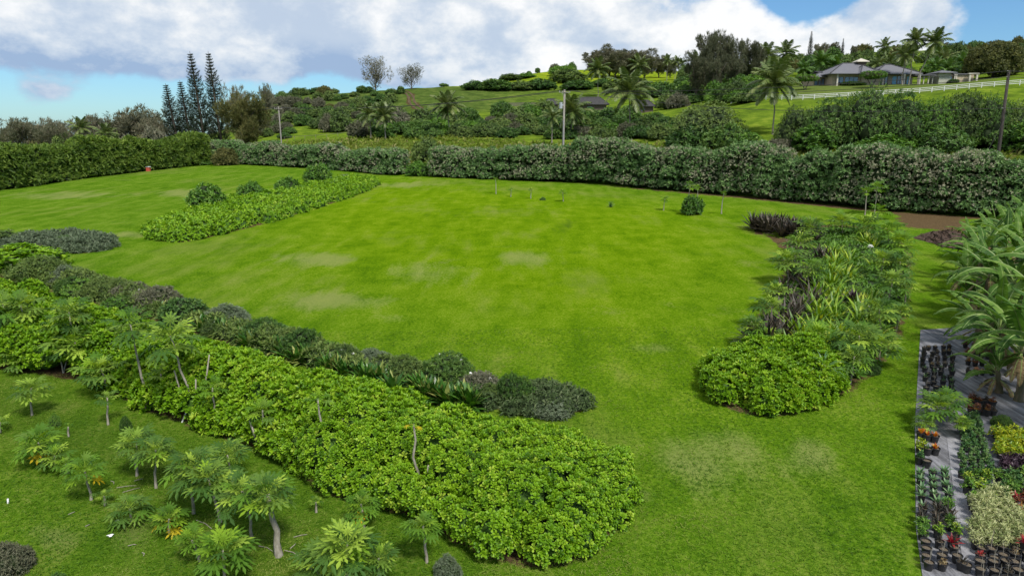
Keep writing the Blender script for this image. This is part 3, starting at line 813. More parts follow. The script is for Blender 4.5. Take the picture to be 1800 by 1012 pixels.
mass_thing('ground_cover_bed', 'low silvery grey shrub bed on the lawn at the far left', 'shrub bed', C, Rr,
           leaf_mass('grey_foliage', C, Rr, 14, TUFT_N, 0.34, [M['greyleaf']], (0.6, 0.6), 0.35), core_mesh('grey_core', C, Rr, 0.8, M['inner']))

TIP = GP([(800, 706), (850, 716), (900, 729), (960, 733), (1020, 725), (1042, 708), (1005, 694), (930, 688), (850, 678), (800, 670)])
C, Rr = low_mass(TIP, 0.8, 0.7, 0.8, 0.9, 31, 0.45)
mass_thing('ground_cover_bed', 'low grey-green ground cover filling the rounded tip of the mixed border', 'shrub bed', C, Rr,
           leaf_mass('tip_foliage', C, Rr, 40, TUFT_N, 0.20, [M['tipleaf']], (0.6, 0.6), 0.35), core_mesh('tip_core', C, Rr, 0.84, M['inner']))
BPOLY = GP([(790, 700), (700, 684), (560, 646), (400, 598), (250, 552), (120, 515), (0, 480), (0, 445), (110, 478), (200, 508), (300, 540), (420, 578), (540, 612), (640, 638), (760, 660), (800, 672)])
C, Rr = low_mass(BPOLY, 1.0, 0.9, 1.0, 0.9, 33, 0.6)
mass_thing('ground_cover_bed', 'tangled low olive shrubs filling the long mixed border', 'shrub bed', C, Rr,
           leaf_mass('border_foliage', C, Rr, 26, TUFT_N, 0.26, [M['scrub_o']], (0.6, 0.6), 0.4), core_mesh('border_core', C, Rr, 0.86, M['inner']))

RB2 = GP([(1420, 425), (1405, 470), (1370, 530), (1335, 590), (1330, 620), (1480, 672), (1530, 640), (1568, 580), (1585, 510), (1585, 440), (1550, 408), (1450, 405)])
C, Rr = low_mass(RB2, 0.5, 1.2, 1.2, 1.2, 41, 0.8)
mass_thing('ground_cover_bed', 'mixed leafy ground cover under the papayas of the right bed', 'shrub bed', C, Rr,
           leaf_mass('bed_foliage', C, Rr, 14, TUFT, 0.30, [M['scrub_b']], (0.6, 0.6), 0.4), core_mesh('bed_core', C, Rr, 0.88, M['inner']))

# ------------------------------------------------------------------ tall hedges
def hedge_clumps(line, width, hf, sp, seed, side=1, rk=1.0):
    """ellipsoids stacked along a line; the line is the foot on the near side, the hedge lies behind it"""
    r = np.random.default_rng(seed)
    seg = np.diff(line, axis=0); L = np.hypot(*seg.T); cum = np.concatenate([[0], np.cumsum(L)])
    C = []; Rr = []
    s = 0.0
    while s < cum[-1]:
        i = min(np.searchsorted(cum, s, 'right') - 1, len(seg) - 1)
        p = line[i] + seg[i] * (s - cum[i]) / L[i]
        t = seg[i] / L[i]; nrm = np.array([-t[1], t[0]]) * side
        H = hf(s / cum[-1]) * (1 + 0.16 * (r.random() - 0.5) + 0.34 * (vnoise(s / 6.0, seed) - 0.5))
        for wv in np.arange(width * 0.25, width, 1.6 * rk):
            q = p + nrm * (wv + r.uniform(-.4, .4)) + t * r.uniform(-.6, .6)
            g = Tz(*q)
            edge = min(wv, width - wv)
            for hh in np.arange(0.16, 1.0, 1.5 * rk / H):
                if edge > 2.0 * rk and hh < 0.55:
                    continue
                rad = r.uniform(1.05, 1.6) * rk * (1.0 - 0.15 * hh)
                top = H * (1 - 0.10 * (1 - min(1, edge / (0.5 * width))))
                z = min(hh * H + r.uniform(-.3, .3), top - rad * .8)
                bul = (0.35 if hh < 0.7 else -0.1) * r.uniform(-1, 1)
                C.append([q[0] + nrm[0] * bul, q[1] + nrm[1] * bul, g + max(z, rad * 0.5)]); Rr.append([rad, rad, rad * r.uniform(.8, 1.1)])
        s += sp * r.uniform(.8, 1.2)
    return np.array(C), np.array(Rr)
def bl_share(p):
    d = fbm(p[:, 0] / 4.0, p[:, 1] / 4.0 + p[:, 2] / 2.5, 3)
    right = np.clip((p[:, 0] - 25) / 30, 0, 1)
    return np.clip(0.46 + (d - 0.5) * 2.0 - 0.18 * right, 0.06, 0.8)
k0 = int(np.argmin(np.abs(HB[:, 0] - G(742, 309)[0])))
lineA, lineB = HB[2:k0], HB[k0 + 1:]
C, Rr = hedge_clumps(lineA, 4.0, lambda s: 4.9 + 0.2 * s - 0.9 * max(0, (s - 0.85) / .15), 1.45, 21)
mass_thing('flowering_hedge', 'tall cream-flowered hedge at the back of the lawn, left of the gap', 'hedge', C, Rr,
           leaf_mass('flowering_foliage', C, Rr, 8.5, TUFT, 0.44, [M['hedge'], M['bloom']], (0.8, 0.3), 0.4, second=(bl_share, TUFT, 0.55, 1)),
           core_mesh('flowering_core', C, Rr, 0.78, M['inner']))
C, Rr = hedge_clumps(lineB, 4.4, lambda s: 5.8 + 1.5 * s, 1.35, 22)
mass_thing('flowering_hedge', 'tall dark hedge with cream blossom along the back, right of the gap', 'hedge', C, Rr,
           leaf_mass('flowering_foliage', C, Rr, 10.5, TUFT, 0.38, [M['hedge'], M['bloom']], (0.8, 0.3), 0.4, second=(bl_share, TUFT, 0.55, 1)),
           core_mesh('flowering_core', C, Rr, 0.78, M['inner']))
C, Rr = hedge_clumps(LB, 4.2, lambda s: 6.6 + 0.4 * s, 1.5, 23)
mass_thing('windbreak_hedge', 'tall feathery olive-green windbreak hedge along the left side of the lawn', 'hedge', C, Rr,
           leaf_mass('windbreak_foliage', C, Rr, 6.5, TUFT_N, 0.8, [M['bamboo']], (0.8, 0.6), 0.4),
           core_mesh('windbreak_core', C, Rr, 0.72, M['inner']))
# ------------------------------------------------------------------ unit bushes (radius 1, height about 1.4), copied many times
def bush_mesh(mat, n, leaf, seed, tm=TUFT, flat=0.75, sub=14, gap=0.0, spread=0.62, core=0.62):
    r = np.random.default_rng(seed)
    C = []; Rr = []
    for i in range(sub):
        a = i * 2.39996 + r.uniform(-.4, .4); q = ((i + .5) / sub) ** 0.5
        rad = r.uniform(.32, .48)
        z = flat * 1.25 * (1 - 0.55 * q * q) * r.uniform(.75, 1.1)
        C.append([q * spread * 1.1 * cos(a), q * spread * 1.1 * sin(a), max(z, .3) - .1]); Rr.append([rad, rad, rad * .85])
        if q > .5:
            C.append([q * spread * 1.15 * cos(a + .3), q * spread * 1.15 * sin(a + .3), .25]); Rr.append([rad * .9, rad * .9, rad * .8])
    C = np.array(C); Rr = np.array(Rr)
    p, nn = shell(C, Rr, n, 0.72 - gap, 1.12, -0.5, 0.72, ground=False)
    k = p[:, 2] > 0.0
    p, nn = p[k], nn[k]
    mb = MB()
    scatter(mb, tm, p, nn * .7 + np.array([0, 0, .45]), leaf * rng.uniform(.7, 1.3, len(p)), np.clip(rng.normal(.5, .22, len(p)), 0, 1), 0, 0.4)
    fol = mb.mesh('bush_foliage', [mat])
    mc = MB()
    V, F = ICO0
    for c, rr in zip(C, Rr):
        mc.add(c + V * rr * core, F)  # added filler clump that keeps light from passing through the bush
    for i in range(4):
        a = i * 1.6 + r.random()
        mc.tube([[0.05 * cos(a), .05 * sin(a), -0.12], [.25 * cos(a), .25 * sin(a), .4], [.4 * cos(a), .4 * sin(a), .7]], [.05, .035, .02], 5)
    return fol, mc.mesh('bush_core_stems', [M['inner']], True)
BUSH = {}
for nm, mat, tm, leaf, n in (('dark', 'scrub_d', TUFT, .15, 1700), ('olive', 'scrub_o', TUFT, .15, 1700), ('grey', 'scrub_g', TUFT_N, .20, 1500), ('bright', 'scrub_b', TUFT, .15, 1700),
                             ('silver', 'greyleaf', TUFT_N, .17, 2200), ('feather', 'casu_y', TUFT_N, .24, 1700), ('nau', 'naupaka', ROS_S, .15, 1300)):
    BUSH[nm] = [bush_mesh(M[mat], n, leaf, 100 + k * 7 + len(nm), tm, (0.75, 0.95, 0.62)[k]) for k in range(3)]
# finer leaved ones for the beds close by
for nm, mat, tm, leaf, n in (('fine_dark', 'scrub_d', TUFT_N, .12, 4200), ('fine_olive', 'scrub_o', TUFT_N, .12, 4200), ('fine_silver', 'greyleaf', TUFT_N, .12, 4200), ('fine_grey', 'scrub_g', TUFT_N, .13, 3600), ('fine_green', 'scrub_b', TUFT, .10, 3200)):
    BUSH[nm] = [bush_mesh(M[mat], n, leaf, 300 + k * 7 + len(nm), tm, (0.75, 0.9)[k], 18) for k in range(2)]
for nm, mat in (('big_dark', 'scrub_d'), ('big_olive', 'scrub_o'), ('big_bright', 'scrub_b')):
    BUSH[nm] = [bush_mesh(M[mat], 9000, .062, 400 + k * 7 + len(nm), TUFT, (0.85, 0.75)[k], 38, 0, .66) for k in range(2)]
_bk = [0]
def bush(kind, p, r, h, label, name='bush', cat='bush', group=None):
    _bk[0] += 1
    v = BUSH[kind][_bk[0] % len(BUSH[kind])]
    t = thing(name, label, cat, (p[0], p[1], p[2] - 0.05), random.uniform(0, 6.28), group, (r, r * random.uniform(.9, 1.1), h / 1.2))
    part('foliage', v[0], t); part('filler_core', v[1], t)  # second part: added filler clumps plus four thin stems
    return t
def bush_px(kind, u, vb, wpx, hpx, label, name='bush', cat='bush', group=None, Y=None):
    p = G(u, vb) if Y is None else GY(u, Y)
    k = mpp(p[1])
    return bush(kind, p, wpx * k / 2 / 1.05, hpx * k, label, name, cat, group)

# ------------------------------------------------------------------ strap-leaved plants
def strap_mesh(mat, n, L, w, seed, lo=20, hi=85, bend=0.9, segs=3, rn=(0, 1)):
    r = np.random.default_rng(seed); mb = MB()
    for i in range(n):
        az = i * 2.39996 + r.uniform(-.3, .3); q = i / n
        pit = radians(hi - (hi - lo) * q + r.uniform(-8, 8)); l = L * r.uniform(.75, 1.1)
        pts = []; x = 0.03; z = 0.0
        for s in range(segs + 1):
            pts.append((x, z)); pp = pit - bend * (s / segs) * 1.2
            x += l / segs * cos(pp); z += l / segs * sin(pp)
        wd = [w * .45, w, w * .8, w * .05] if segs == 3 else [w * .4, w, w, w * .7, w * .05]
        V = []
        for (xx, zz), ww in zip(pts, wd):
            for sg in (-1, 1):
                V.append([xx * cos(az) - sg * ww / 2 * sin(az), xx * sin(az) + sg * ww / 2 * cos(az), zz])
        F = [[2 * k, 2 * k + 2, 2 * k + 3, 2 * k + 1] for k in range(segs)]
        mb.add(V, F, r.uniform(*rn))
    return mb.mesh('strap_leaves', [mat])
STRAP_Y = [strap_mesh(M['strap_y'], 26, 1.15, .10, s, 25, 86, .7) for s in (1, 2)]
STRAP_D = [strap_mesh(M['strap_d'], 30, .95, .085, s, 20, 86, .55) for s in (3, 4)]
STRAP_L = [strap_mesh(M['ti'], 30, .72, .17, s, 10, 88, .45, 3, (0, 1.0)) for s in (5, 6, 7)]
STRAP_G = [strap_mesh(M['pot_pale'], 40, 1.4, .045, s, 30, 86, 1.5) for s in (8,)]
def strap(meshes, p, s, label, name, cat, group=None):
    t = part(name, random.choice(meshes), None, (p[0], p[1], p[2] + 0.02), (random.uniform(-.1, .1), random.uniform(-.1, .1), random.uniform(0, 6.28)), s)
    return tag(t, label, cat, group)

# ------------------------------------------------------------------ papaya
def papaya_leaf(mat, pet, rad, seed, droop=0.28):
    r = np.random.default_rng(seed); mb = MB()
    mb.tube([[0, 0, 0], [0, pet * .5, .03], [0, pet, 0]], [.016, .013, .009], 4, .75, 0, False)
    V = [[0, pet, 0]]; F = []
    angs = np.radians([-140, -102, -66, -32, 0, 32, 66, 102, 140])
    for a in angs:
        l = rad * r.uniform(.85, 1.1) * (1.12 if abs(a) < .2 else 1 if abs(a) < 1.6 else .8)
        sh = []
        for rr, da in ((.24, -.20), (.62, -.27), (.52, -.07), (.80, -.15), (1.08, 0), (.80, .15), (.52, .07), (.62, .27), (.24, .20)):
            d = l * rr; aa = a + da
            sh.append([d * sin(aa), pet + d * cos(aa), -droop * d * d / rad + .05 * (abs(da) > .15) * d])
        b = len(V); V += sh
        F += [[0, b, b + 8], [b, b + 1, b + 2], [b, b + 2, b + 6], [b, b + 6, b + 8], [b + 8, b + 6, b + 7], [b + 2, b + 3, b + 4], [b + 2, b + 4, b + 6], [b + 6, b + 4, b + 5]]
    mb.add(V, np.array(F)[:, ::-1], r.uniform(.1, .9))
    return mb.mesh('papaya_leaf', [mat])
PAPL = {k: [papaya_leaf(M[m], pt, rd, s, dr) for s, (pt, rd, dr) in enumerate(((.52, .46, .18), (.66, .50, .30), (.40, .42, .14), (.74, .50, .38)))] for k, m in (('g', 'papaya'), ('b', 'papaya_b'), ('y', 'papaya_y'))}
def trunk_mesh(h, r0, r1, lean, mat, seed, n=7, k=6):
    r = np.random.default_rng(seed)
    t = np.linspace(0, 1, k)
    wob = r.normal(size=(k, 2)) * .035 * h * .35; wob[0] = 0; wob[-1] = 0
    P = np.stack([lean[0] * t ** 1.5 + wob[:, 0], lean[1] * t ** 1.5 + wob[:, 1], h * t - .12 * (t == 0)], 1)
    mb = MB(); rad = r0 + (r1 - r0) * t; rad[0] *= 1.35
    mb.tube(P, rad, n)
    return mb.mesh('trunk', [mat], True)
_pk = [0]
def papaya(p, h, crown, label, kind='g', nl=15, group=None, lean=None, yellow=0, name='papaya_tree', cat='papaya tree', tr=.048, extra=0):
    _pk[0] += 1; sd = _pk[0]
    r = random.Random(sd * 13)
    t = thing(name, label, cat, p, 0, group)
    lean = lean if lean is not None else (r.uniform(-.14, .14) * h, r.uniform(-.14, .14) * h)
    part('trunk', trunk_mesh(h, tr * (0.8 + .14 * h), tr * .62, lean, M['bark'], sd), t)
    s = crown / 2.35
    nl = int(nl * 1.75)
    for i in range(nl):
        q = i / nl
        pit = radians(62 - 84 * q ** .75 + r.uniform(-9, 9))
        k = 'y' if i >= nl - yellow else (kind if r.random() < .85 else ('b' if kind == 'g' else 'g'))
        part('leaf', r.choice(PAPL[k]), t, (lean[0], lean[1], h + .06 - .26 * q * s), (pit, 0, i * 2.39996 + r.uniform(-.25, .25)), s * r.uniform(.82, 1.12) * (0.62 + .38 * min(1, q * 2.5)))
    for e in range(extra):     # bare side stems
        a = r.uniform(0, 6.28); l = r.uniform(.5, .8) * h
        mb = MB(); mb.tube([[0, 0, .05], [.22 * cos(a) * l, .22 * sin(a) * l, .5 * l], [.32 * cos(a) * l, .32 * sin(a) * l, l]], [.05, .04, .025], 6)
        part('side_stem', mb.mesh('side_stem', [M['bark']], True), t)
    return t
def papaya_px(u, vb, vc, wpx, label, **kw):
    """trunk foot at (u, vb), crown centre at row vc, crown wpx wide"""
    uu = kw.pop('ut', None)
    lift = kw.pop('Y', None)
    p = G(u, vb, kw.pop('up', 0.0)) if lift is None else GY(u, lift)
    h = max(zrow(vc, p[1]) - p[2], .25)
    if uu is not None:
        kw['lean'] = ((uu - u) * mpp(p[1]), 0)
    return papaya(p, h, wpx * mpp(p[1]) * 1.08, label, **kw)

# ------------------------------------------------------------------ banana
def banana_leaf(L, w, p0, bend, seed, mat):
    r = np.random.default_rng(seed); mb = MB(); n = 22
    x = .0; z = 0.; pts = []; dirs = []
    pit = p0
    for i in range(n + 1):
        pts.append([0, x, z]); dirs.append(pit)
        st = L / n
        x += st * cos(pit); z += st * sin(pit); pit -= bend / n * (0.6 + .9 * i / n)
    pts = np.array(pts)
    mb.tube(pts, np.linspace(.035, .006, n + 1), 4, .5, 1, False)
    b0 = 3
    for sg in (-1, 1):
        dr = r.uniform(.1, .4)
        for i in range(b0, n):
            f0 = (i - b0) / (n - b0); f1 = (i + 1 - b0) / (n - b0)
            ww = lambda f: w / 2 * min(1, (f * 7) ** .6) * (1 - max(0, f - .55) / .45 * .0) * (max(0.0, 1 - f ** 5)) ** .7
            if r.random() < .34: dr = r.uniform(.0, .75)     # tears: a strip hangs at its own angle
            gap = .35 * r.random() if r.random() < .6 else 0
            a, b = pts[i], pts[i + 1]
            up0 = np.array([0, -sin(dirs[i]), cos(dirs[i])]); 
            def edge(pt, f):
                o = ww(f)
                return pt + np.array([sg * o * cos(dr), 0.10 * o, 0]) - up0 * o * sin(dr) * .9 + up0 * .02
            e0 = edge(a, f0); e1 = edge(b, f1)
            e1 = e1 + (e0 - e1) * gap
            m0 = (a + e0) / 2 + up0 * .05 * w; m1 = (b + e1) / 2 + up0 * .05 * w
            mb.add([a, b, m1, m0, e0, e1], [[0, 1, 2, 3], [3, 2, 5, 4]] if sg > 0 else [[3, 2, 1, 0], [4, 5, 2, 3]], np.clip(r.normal(.45, .12), 0, 1))
    return mb.mesh('banana_leaf', [mat, M['banana_rib']])
BANL = [banana_leaf(2.6, .44, radians(82), .55, 1, M['banana']), banana_leaf(3.0, .48, radians(64), 1.3, 2, M['banana']), banana_leaf(3.0, .46, radians(50), 1.8, 3, M['banana']),
        banana_leaf(2.4, .6, radians(30), 1.7, 4, M['banana']), banana_leaf(2.8, .68, radians(70), 1.0, 5, M['banana'])]
BAND = [banana_leaf(1.9, .35, radians(-25), 1.0, 6, M['dry_leaf'])]
def banana(p, h, s, label, seed, group='banana plants beside the nursery', nl=9):
    r = random.Random(seed)
    t = thing('banana_plant', label, 'banana plant', p, r.uniform(0, 6.28), group)
    lean = (r.uniform(-.25, .25), r.uniform(-.25, .25))
    part('trunk', trunk_mesh(h, .17, .09, lean, M['stem'], seed, 8), t)
    order = [0, 4, 1, 1, 2, 2, 1, 3, 3, 2, 3, 3, 3, 3, 2, 3]
    for i in range(nl):
        part('leaf', BANL[order[i]], t, (lean[0], lean[1], h - .03 * i), (r.uniform(-.12, .12), r.uniform(-.15, .15), i * 2.39996 + r.uniform(-.3, .3)), s * r.uniform(.85, 1.12))
    for i in range(6):
        part('dead_leaf', BAND[0], t, (lean[0], lean[1], h - .35), (0, 0, i * 2.1 + r.random()), s * r.uniform(.7, .95))
    return t
M['stem'] = plain_mat('banana_stem', (.05, .055, .025), (.13, .10, .06), 3, .7, .3, .2, (2, 2, .6))

# ------------------------------------------------------------------ coconut palm
def frond(L, p0, bend, seed, mat, nlf=24, ll=.62, w=.095):
    r = np.random.default_rng(seed); mb = MB(); n = 9
    P = []; x = 0.; z = 0.; pit = p0
    for i in range(n + 1):
        P.append([0, x, z]); x += L / n * cos(pit); z += L / n * sin(pit); pit -= bend / n * (.5 + i / n)
    P = np.array(P)
    mb.tube(P, np.linspace(.05, .01, n + 1), 4, .85, 0, False)
    for i in range(nlf):
        f = .12 + .88 * i / (nlf - 1)
        k = min(f * n, n - 1e-4); j = int(k); pt = P[j] + (P[j + 1] - P[j]) * (k - j)
        d = P[j + 1] - P[j]; d /= np.linalg.norm(d)
        for sg in (-1, 1):
            l = L * .30 * (sin(pi * (0.12 + .80 * f)) ** .7) * r.uniform(.85, 1.1)
            side = np.array([sg, 0, 0]) * .80 + d * .55 + np.array([0, 0, -.30 - .25 * r.random()])
            side /= np.linalg.norm(side)
            e = pt + side * l + np.array([0, 0, -.10 * l])
            m = pt + side * l * .5 + np.array([0, 0, .03 * l])
            ww = d * w * L / 3
            mb.add([pt - ww * .5, pt + ww * .5, m + ww * .7, m - ww * .7, e], [[0, 1, 2, 3]], r.uniform(.1, .85))
            mb.F.append(np.array([[mb.n - 2, mb.n - 3, mb.n - 1]])); mb.M.append(np.zeros(1, int))
    return mb.mesh('frond', [mat])
FR = {k: [frond(3.6, radians(76), .7, 1, M[m]), frond(4.0, radians(52), 1.15, 2, M[m]), frond(4.2, radians(28), 1.35, 3, M[m]), frond(3.9, radians(2), 1.2, 4, M[m]), frond(3.5, radians(-32), .8, 5, M[m])] for k, m in (('p', 'palm'), ('b', 'palm_b'))}
_fk = [0]
def palm(p, h, crown, label, lean=(0, 0), kind='p', nf=17, group='coconut palms', wind=0.0, tr=.17):
    _fk[0] += 1
    r = random.Random(_fk[0] * 7 + 1)
    t = thing('palm_tree', label, 'palm tree', p, 0, group)
    part('trunk', trunk_mesh(h, tr, tr * .62, lean, M['palm_bark'], _fk[0] + 500, 7, 7), t)
    s = crown / 7.0
    nf = int(nf * 1.3)
    for i in range(nf):
        q = i / nf
        m = FR[kind][min(4, int(q * 5 + r.uniform(-.2, .2)))] if q > 0 else FR[kind][0]
        a = i * 2.39996 + r.uniform(-.2, .2)
        part('frond', m, t, (lean[0], lean[1], h), (r.uniform(-.08, .08), wind + r.uniform(-.08, .08), a), s * r.uniform(.85, 1.1))
    return t
def palm_px(u, Y, vtop, wpx, label, ub=None, **kw):
    """crown top at row vtop in column u; the foot stands on the ground at depth Y"""
    p = GY(ub if ub is not None else u, Y)
    cr = wpx * mpp(Y)
    h = zrow(vtop, Y) - p[2] - cr * .36
    lean = ((u - (ub if ub is not None else u)) * mpp(Y), 0)
    return palm(p, max(h, .6), cr, label, lean, **kw)

# ------------------------------------------------------------------ ironwoods and other loose trees
def limb_tree(h, w, mat, seed, n, leaf, tm, nl=7, fork=.25, up=.8, cl=26, bark='bark_d', cone=0.0, lo=.6, low=0.25, flat=1.0):
    """trunk with limbs, each limb tipped with loose clumps of needles"""
    r = np.random.default_rng(seed); tb = MB(); C = []; Rr = []
    tb.tube([[0, 0, -.2], [r.normal() * .03 * h, r.normal() * .03 * h, h * .4], [r.normal() * .04 * h, r.normal() * .04 * h, h * .86]], [h * .022, h * .015, h * .004], 6)
    for i in range(nl):
        f = fork + (1 - fork) * .75 * (i + .3) / nl
        a = i * 2.39996 + r.uniform(-.4, .4)
        ext = w / 2 * r.uniform(.7, 1.05) * (1 - cone * f)
        z0 = h * f * .75; z1 = min(h * .97, z0 + ext * up * r.uniform(.8, 1.5) + .1 * h)
        p1 = np.array([ext * .5 * cos(a), ext * .5 * sin(a), z0 + (z1 - z0) * .55]); p2 = np.array([ext * cos(a), ext * sin(a), z1])
        tb.tube([[0, 0, z0], p1, p2], [h * .010, h * .007, h * .003], 5)
        for k in range(max(2, cl // nl)):
            t = r.uniform(.35, 1.05)
            c = (1 - t) * np.array([0, 0, z0]) + t * p2 + r.normal(size=3) * w * .06 + np.array([0, 0, .04 * h])
            rad = w * r.uniform(.07, .13)
            C.append(c); Rr.append([rad, rad, rad * r.uniform(1.1, 1.8) * flat])
    for k in range(cl // 3):
        z = h * r.uniform(low + .15, .98); rad = w * r.uniform(.06, .12)
        C.append(np.array([r.normal() * w * .09, r.normal() * w * .09, z])); Rr.append([rad, rad, rad * 1.6 * flat])
    C = np.array(C); Rr = np.array(Rr)
    C[:, 2] = np.maximum(C[:, 2], low * h)
    p, nn = shell(C, Rr, n, lo, 1.15, -1, 0.0, ground=False)
    mb = MB()
    scatter(mb, tm, p, nn * .5 + np.array([.12, 0, .8]), leaf * rng.uniform(.7, 1.3, len(p)), np.clip(rng.normal(.5, .22, len(p)), 0, 1), 0, .35)
    return mb.mesh('crown', [M[mat]]), tb.mesh('trunk', [M[bark]], True)
def tree(meshes, p, s, label, name='ironwood_tree', cat='tree', group=None, rz=None, sz=None):
    t = thing(name, label, cat, p, random.uniform(0, 6.28) if rz is None else rz, group, (s, s, sz or s))
    part('crown', meshes[0], t); part('trunk', meshes[1], t)
    return t
def tree_px(meshes, base_h, u, Y, vtop, label, wk=1.0, **kw):
    p = GY(u, Y)
    h = max(zrow(vtop, Y) - p[2], 1.0)
    s = h / base_h
    return tree(meshes, p, s * wk, label, sz=s, **kw)
# variants, 10 m tall
IRON = [limb_tree(10, 6.5, 'casu', 40 + k, 3000, .75, STRAND, 12, .05, 1.0, 44, low=.10) for k in range(3)]
IRON_V = [limb_tree(10, 9.0, 'casu', 154 + k, 2100, .5, STRAND, 15, .0, .75, 62, low=.16) for k in range(2)]
IRON_D = [limb_tree(10, 6.5, 'casu_d', 80 + k, 2600, .65, STRAND, 12, .06, 1.5, 40, low=.10) for k in range(2)]
IRON_S = [limb_tree(10, 9.0, 'casu', 60 + k, 1300, .85, STRAND, 10, .15, .9, 30) for k in range(2)]
OLIVE = [limb_tree(10, 7.5, 'casu_y', 70, 4200, .7, STRAND, 12, .08, .8, 60, low=.10)]

def cook_pine(h, w, seed):
    r = np.random.default_rng(seed); tb = MB(); mb = MB()
    tb.tube([[0, 0, -.3], [0, 0, h * .5], [0, 0, h]], [h * .016, h * .011, .03], 7)
    z = h * .10; P = []; N = []
    while z < h * .985:
        f = z / h; ext = w / 2 * (1 - f) ** .78 * (.6 + .45 * min(1, f * 4)) * r.uniform(.85, 1.1) * (0.8 + .2 * min(1, f * 3)) + .12
        nb = 8
        for i in range(nb):
            a = i * 2 * pi / nb + r.uniform(-.35, .35); e = ext * r.uniform(.65, 1.12)
            p0 = np.array([0, 0, z]); p1 = np.array([e * .6 * cos(a), e * .6 * sin(a), z - .05 * e]); p2 = np.array([e * cos(a), e * sin(a), z + .30 * e])
            tb.tube([p0, p1, p2], [.035, .03, .012], 3, .5, 0, False)
            for t in np.arange(.3, 1.02, .14):
                c = (p1 * (t / .6) if t < .6 else p1 + (p2 - p1) * ((t - .6) / .4)); 
                if t < .6: c = p0 + (p1 - p0) * (t / .6)
                P.append(c); N.append([cos(a) * .5, sin(a) * .5, .75])
        z += h * .027 * r.uniform(.8, 1.2)
    P = np.array(P); N = np.array(N)
    scatter(mb, STRAND, P, N, .64 * (1 - .65 * (P[:, 2] / h) ** 2) * rng.uniform(.75, 1.25, len(P)) * h / 18, np.clip(rng.normal(.5, .2, len(P)), 0, 1), 0, .3)
    return mb.mesh('crown', [M['pine']]), tb.mesh('trunk', [M['bark_d']], True)
COOK = [cook_pine(18, 5.0, 1), cook_pine(18, 5.4, 2)]

# broad round tree
def round_tree(h, w, mat, seed, n, leaf):
    r = np.random.default_rng(seed); C = []; Rr = []; tb = MB()
    tb.tube([[0, 0, -.3], [0, 0, h * .3], [.1, 0, h * .6]], [h * .045, h * .035, h * .015], 8)
    for i in range(5):
        a = i * 1.26; tb.tube([[0, 0, h * .25], [w * .16 * cos(a), w * .16 * sin(a), h * .45], [w * .3 * cos(a), w * .3 * sin(a), h * .65]], [h * .02, h * .014, h * .006], 5)
    for i in range(46):
        a = i * 2.39996; q = ((i + .5) / 46)
        z = h * (.12 + .78 * q); e = w / 2 * (1 - max(0, (q - .35) / .65) ** 2.2) ** .6 * r.uniform(.55, .85)
        rad = w * r.uniform(.10, .17)
        C.append([e * cos(a), e * sin(a), z]); Rr.append([rad, rad, rad * .8])
    C = np.array(C); Rr = np.array(Rr)
    p, nn = shell(C, Rr, n, .8, 1.08, -.6, .75, ground=False)
    mb = MB(); scatter(mb, TUFT, p, nn * .7 + np.array([0, 0, .4]), leaf * rng.uniform(.7, 1.3, len(p)), np.clip(rng.normal(.5, .22, len(p)), 0, 1), 0, .4)
    V, F = ICO0
    cb = MB()
    for c, rr in zip(C, Rr): cb.add(c + V * rr * .55, F)  # filler clumps added inside the crown to keep light from leaking through
    mb.V += [v for v in cb.V]; mb.A += cb.A; mb.F += [f + mb.n for f in cb.F]; mb.M += [m + 1 for m in cb.M]; mb.n += cb.n
    return mb.mesh('crown', [M[mat], M['inner']]), tb.mesh('trunk', [M['bark_d']], True)
M['bronze'] = leaf_mat('bronze_leaf', [(.035, .048, .014), (.070, .085, .022), (.12, .13, .030), (.19, .19, .04)], .2, .55, patch=.6, pscale=.25)
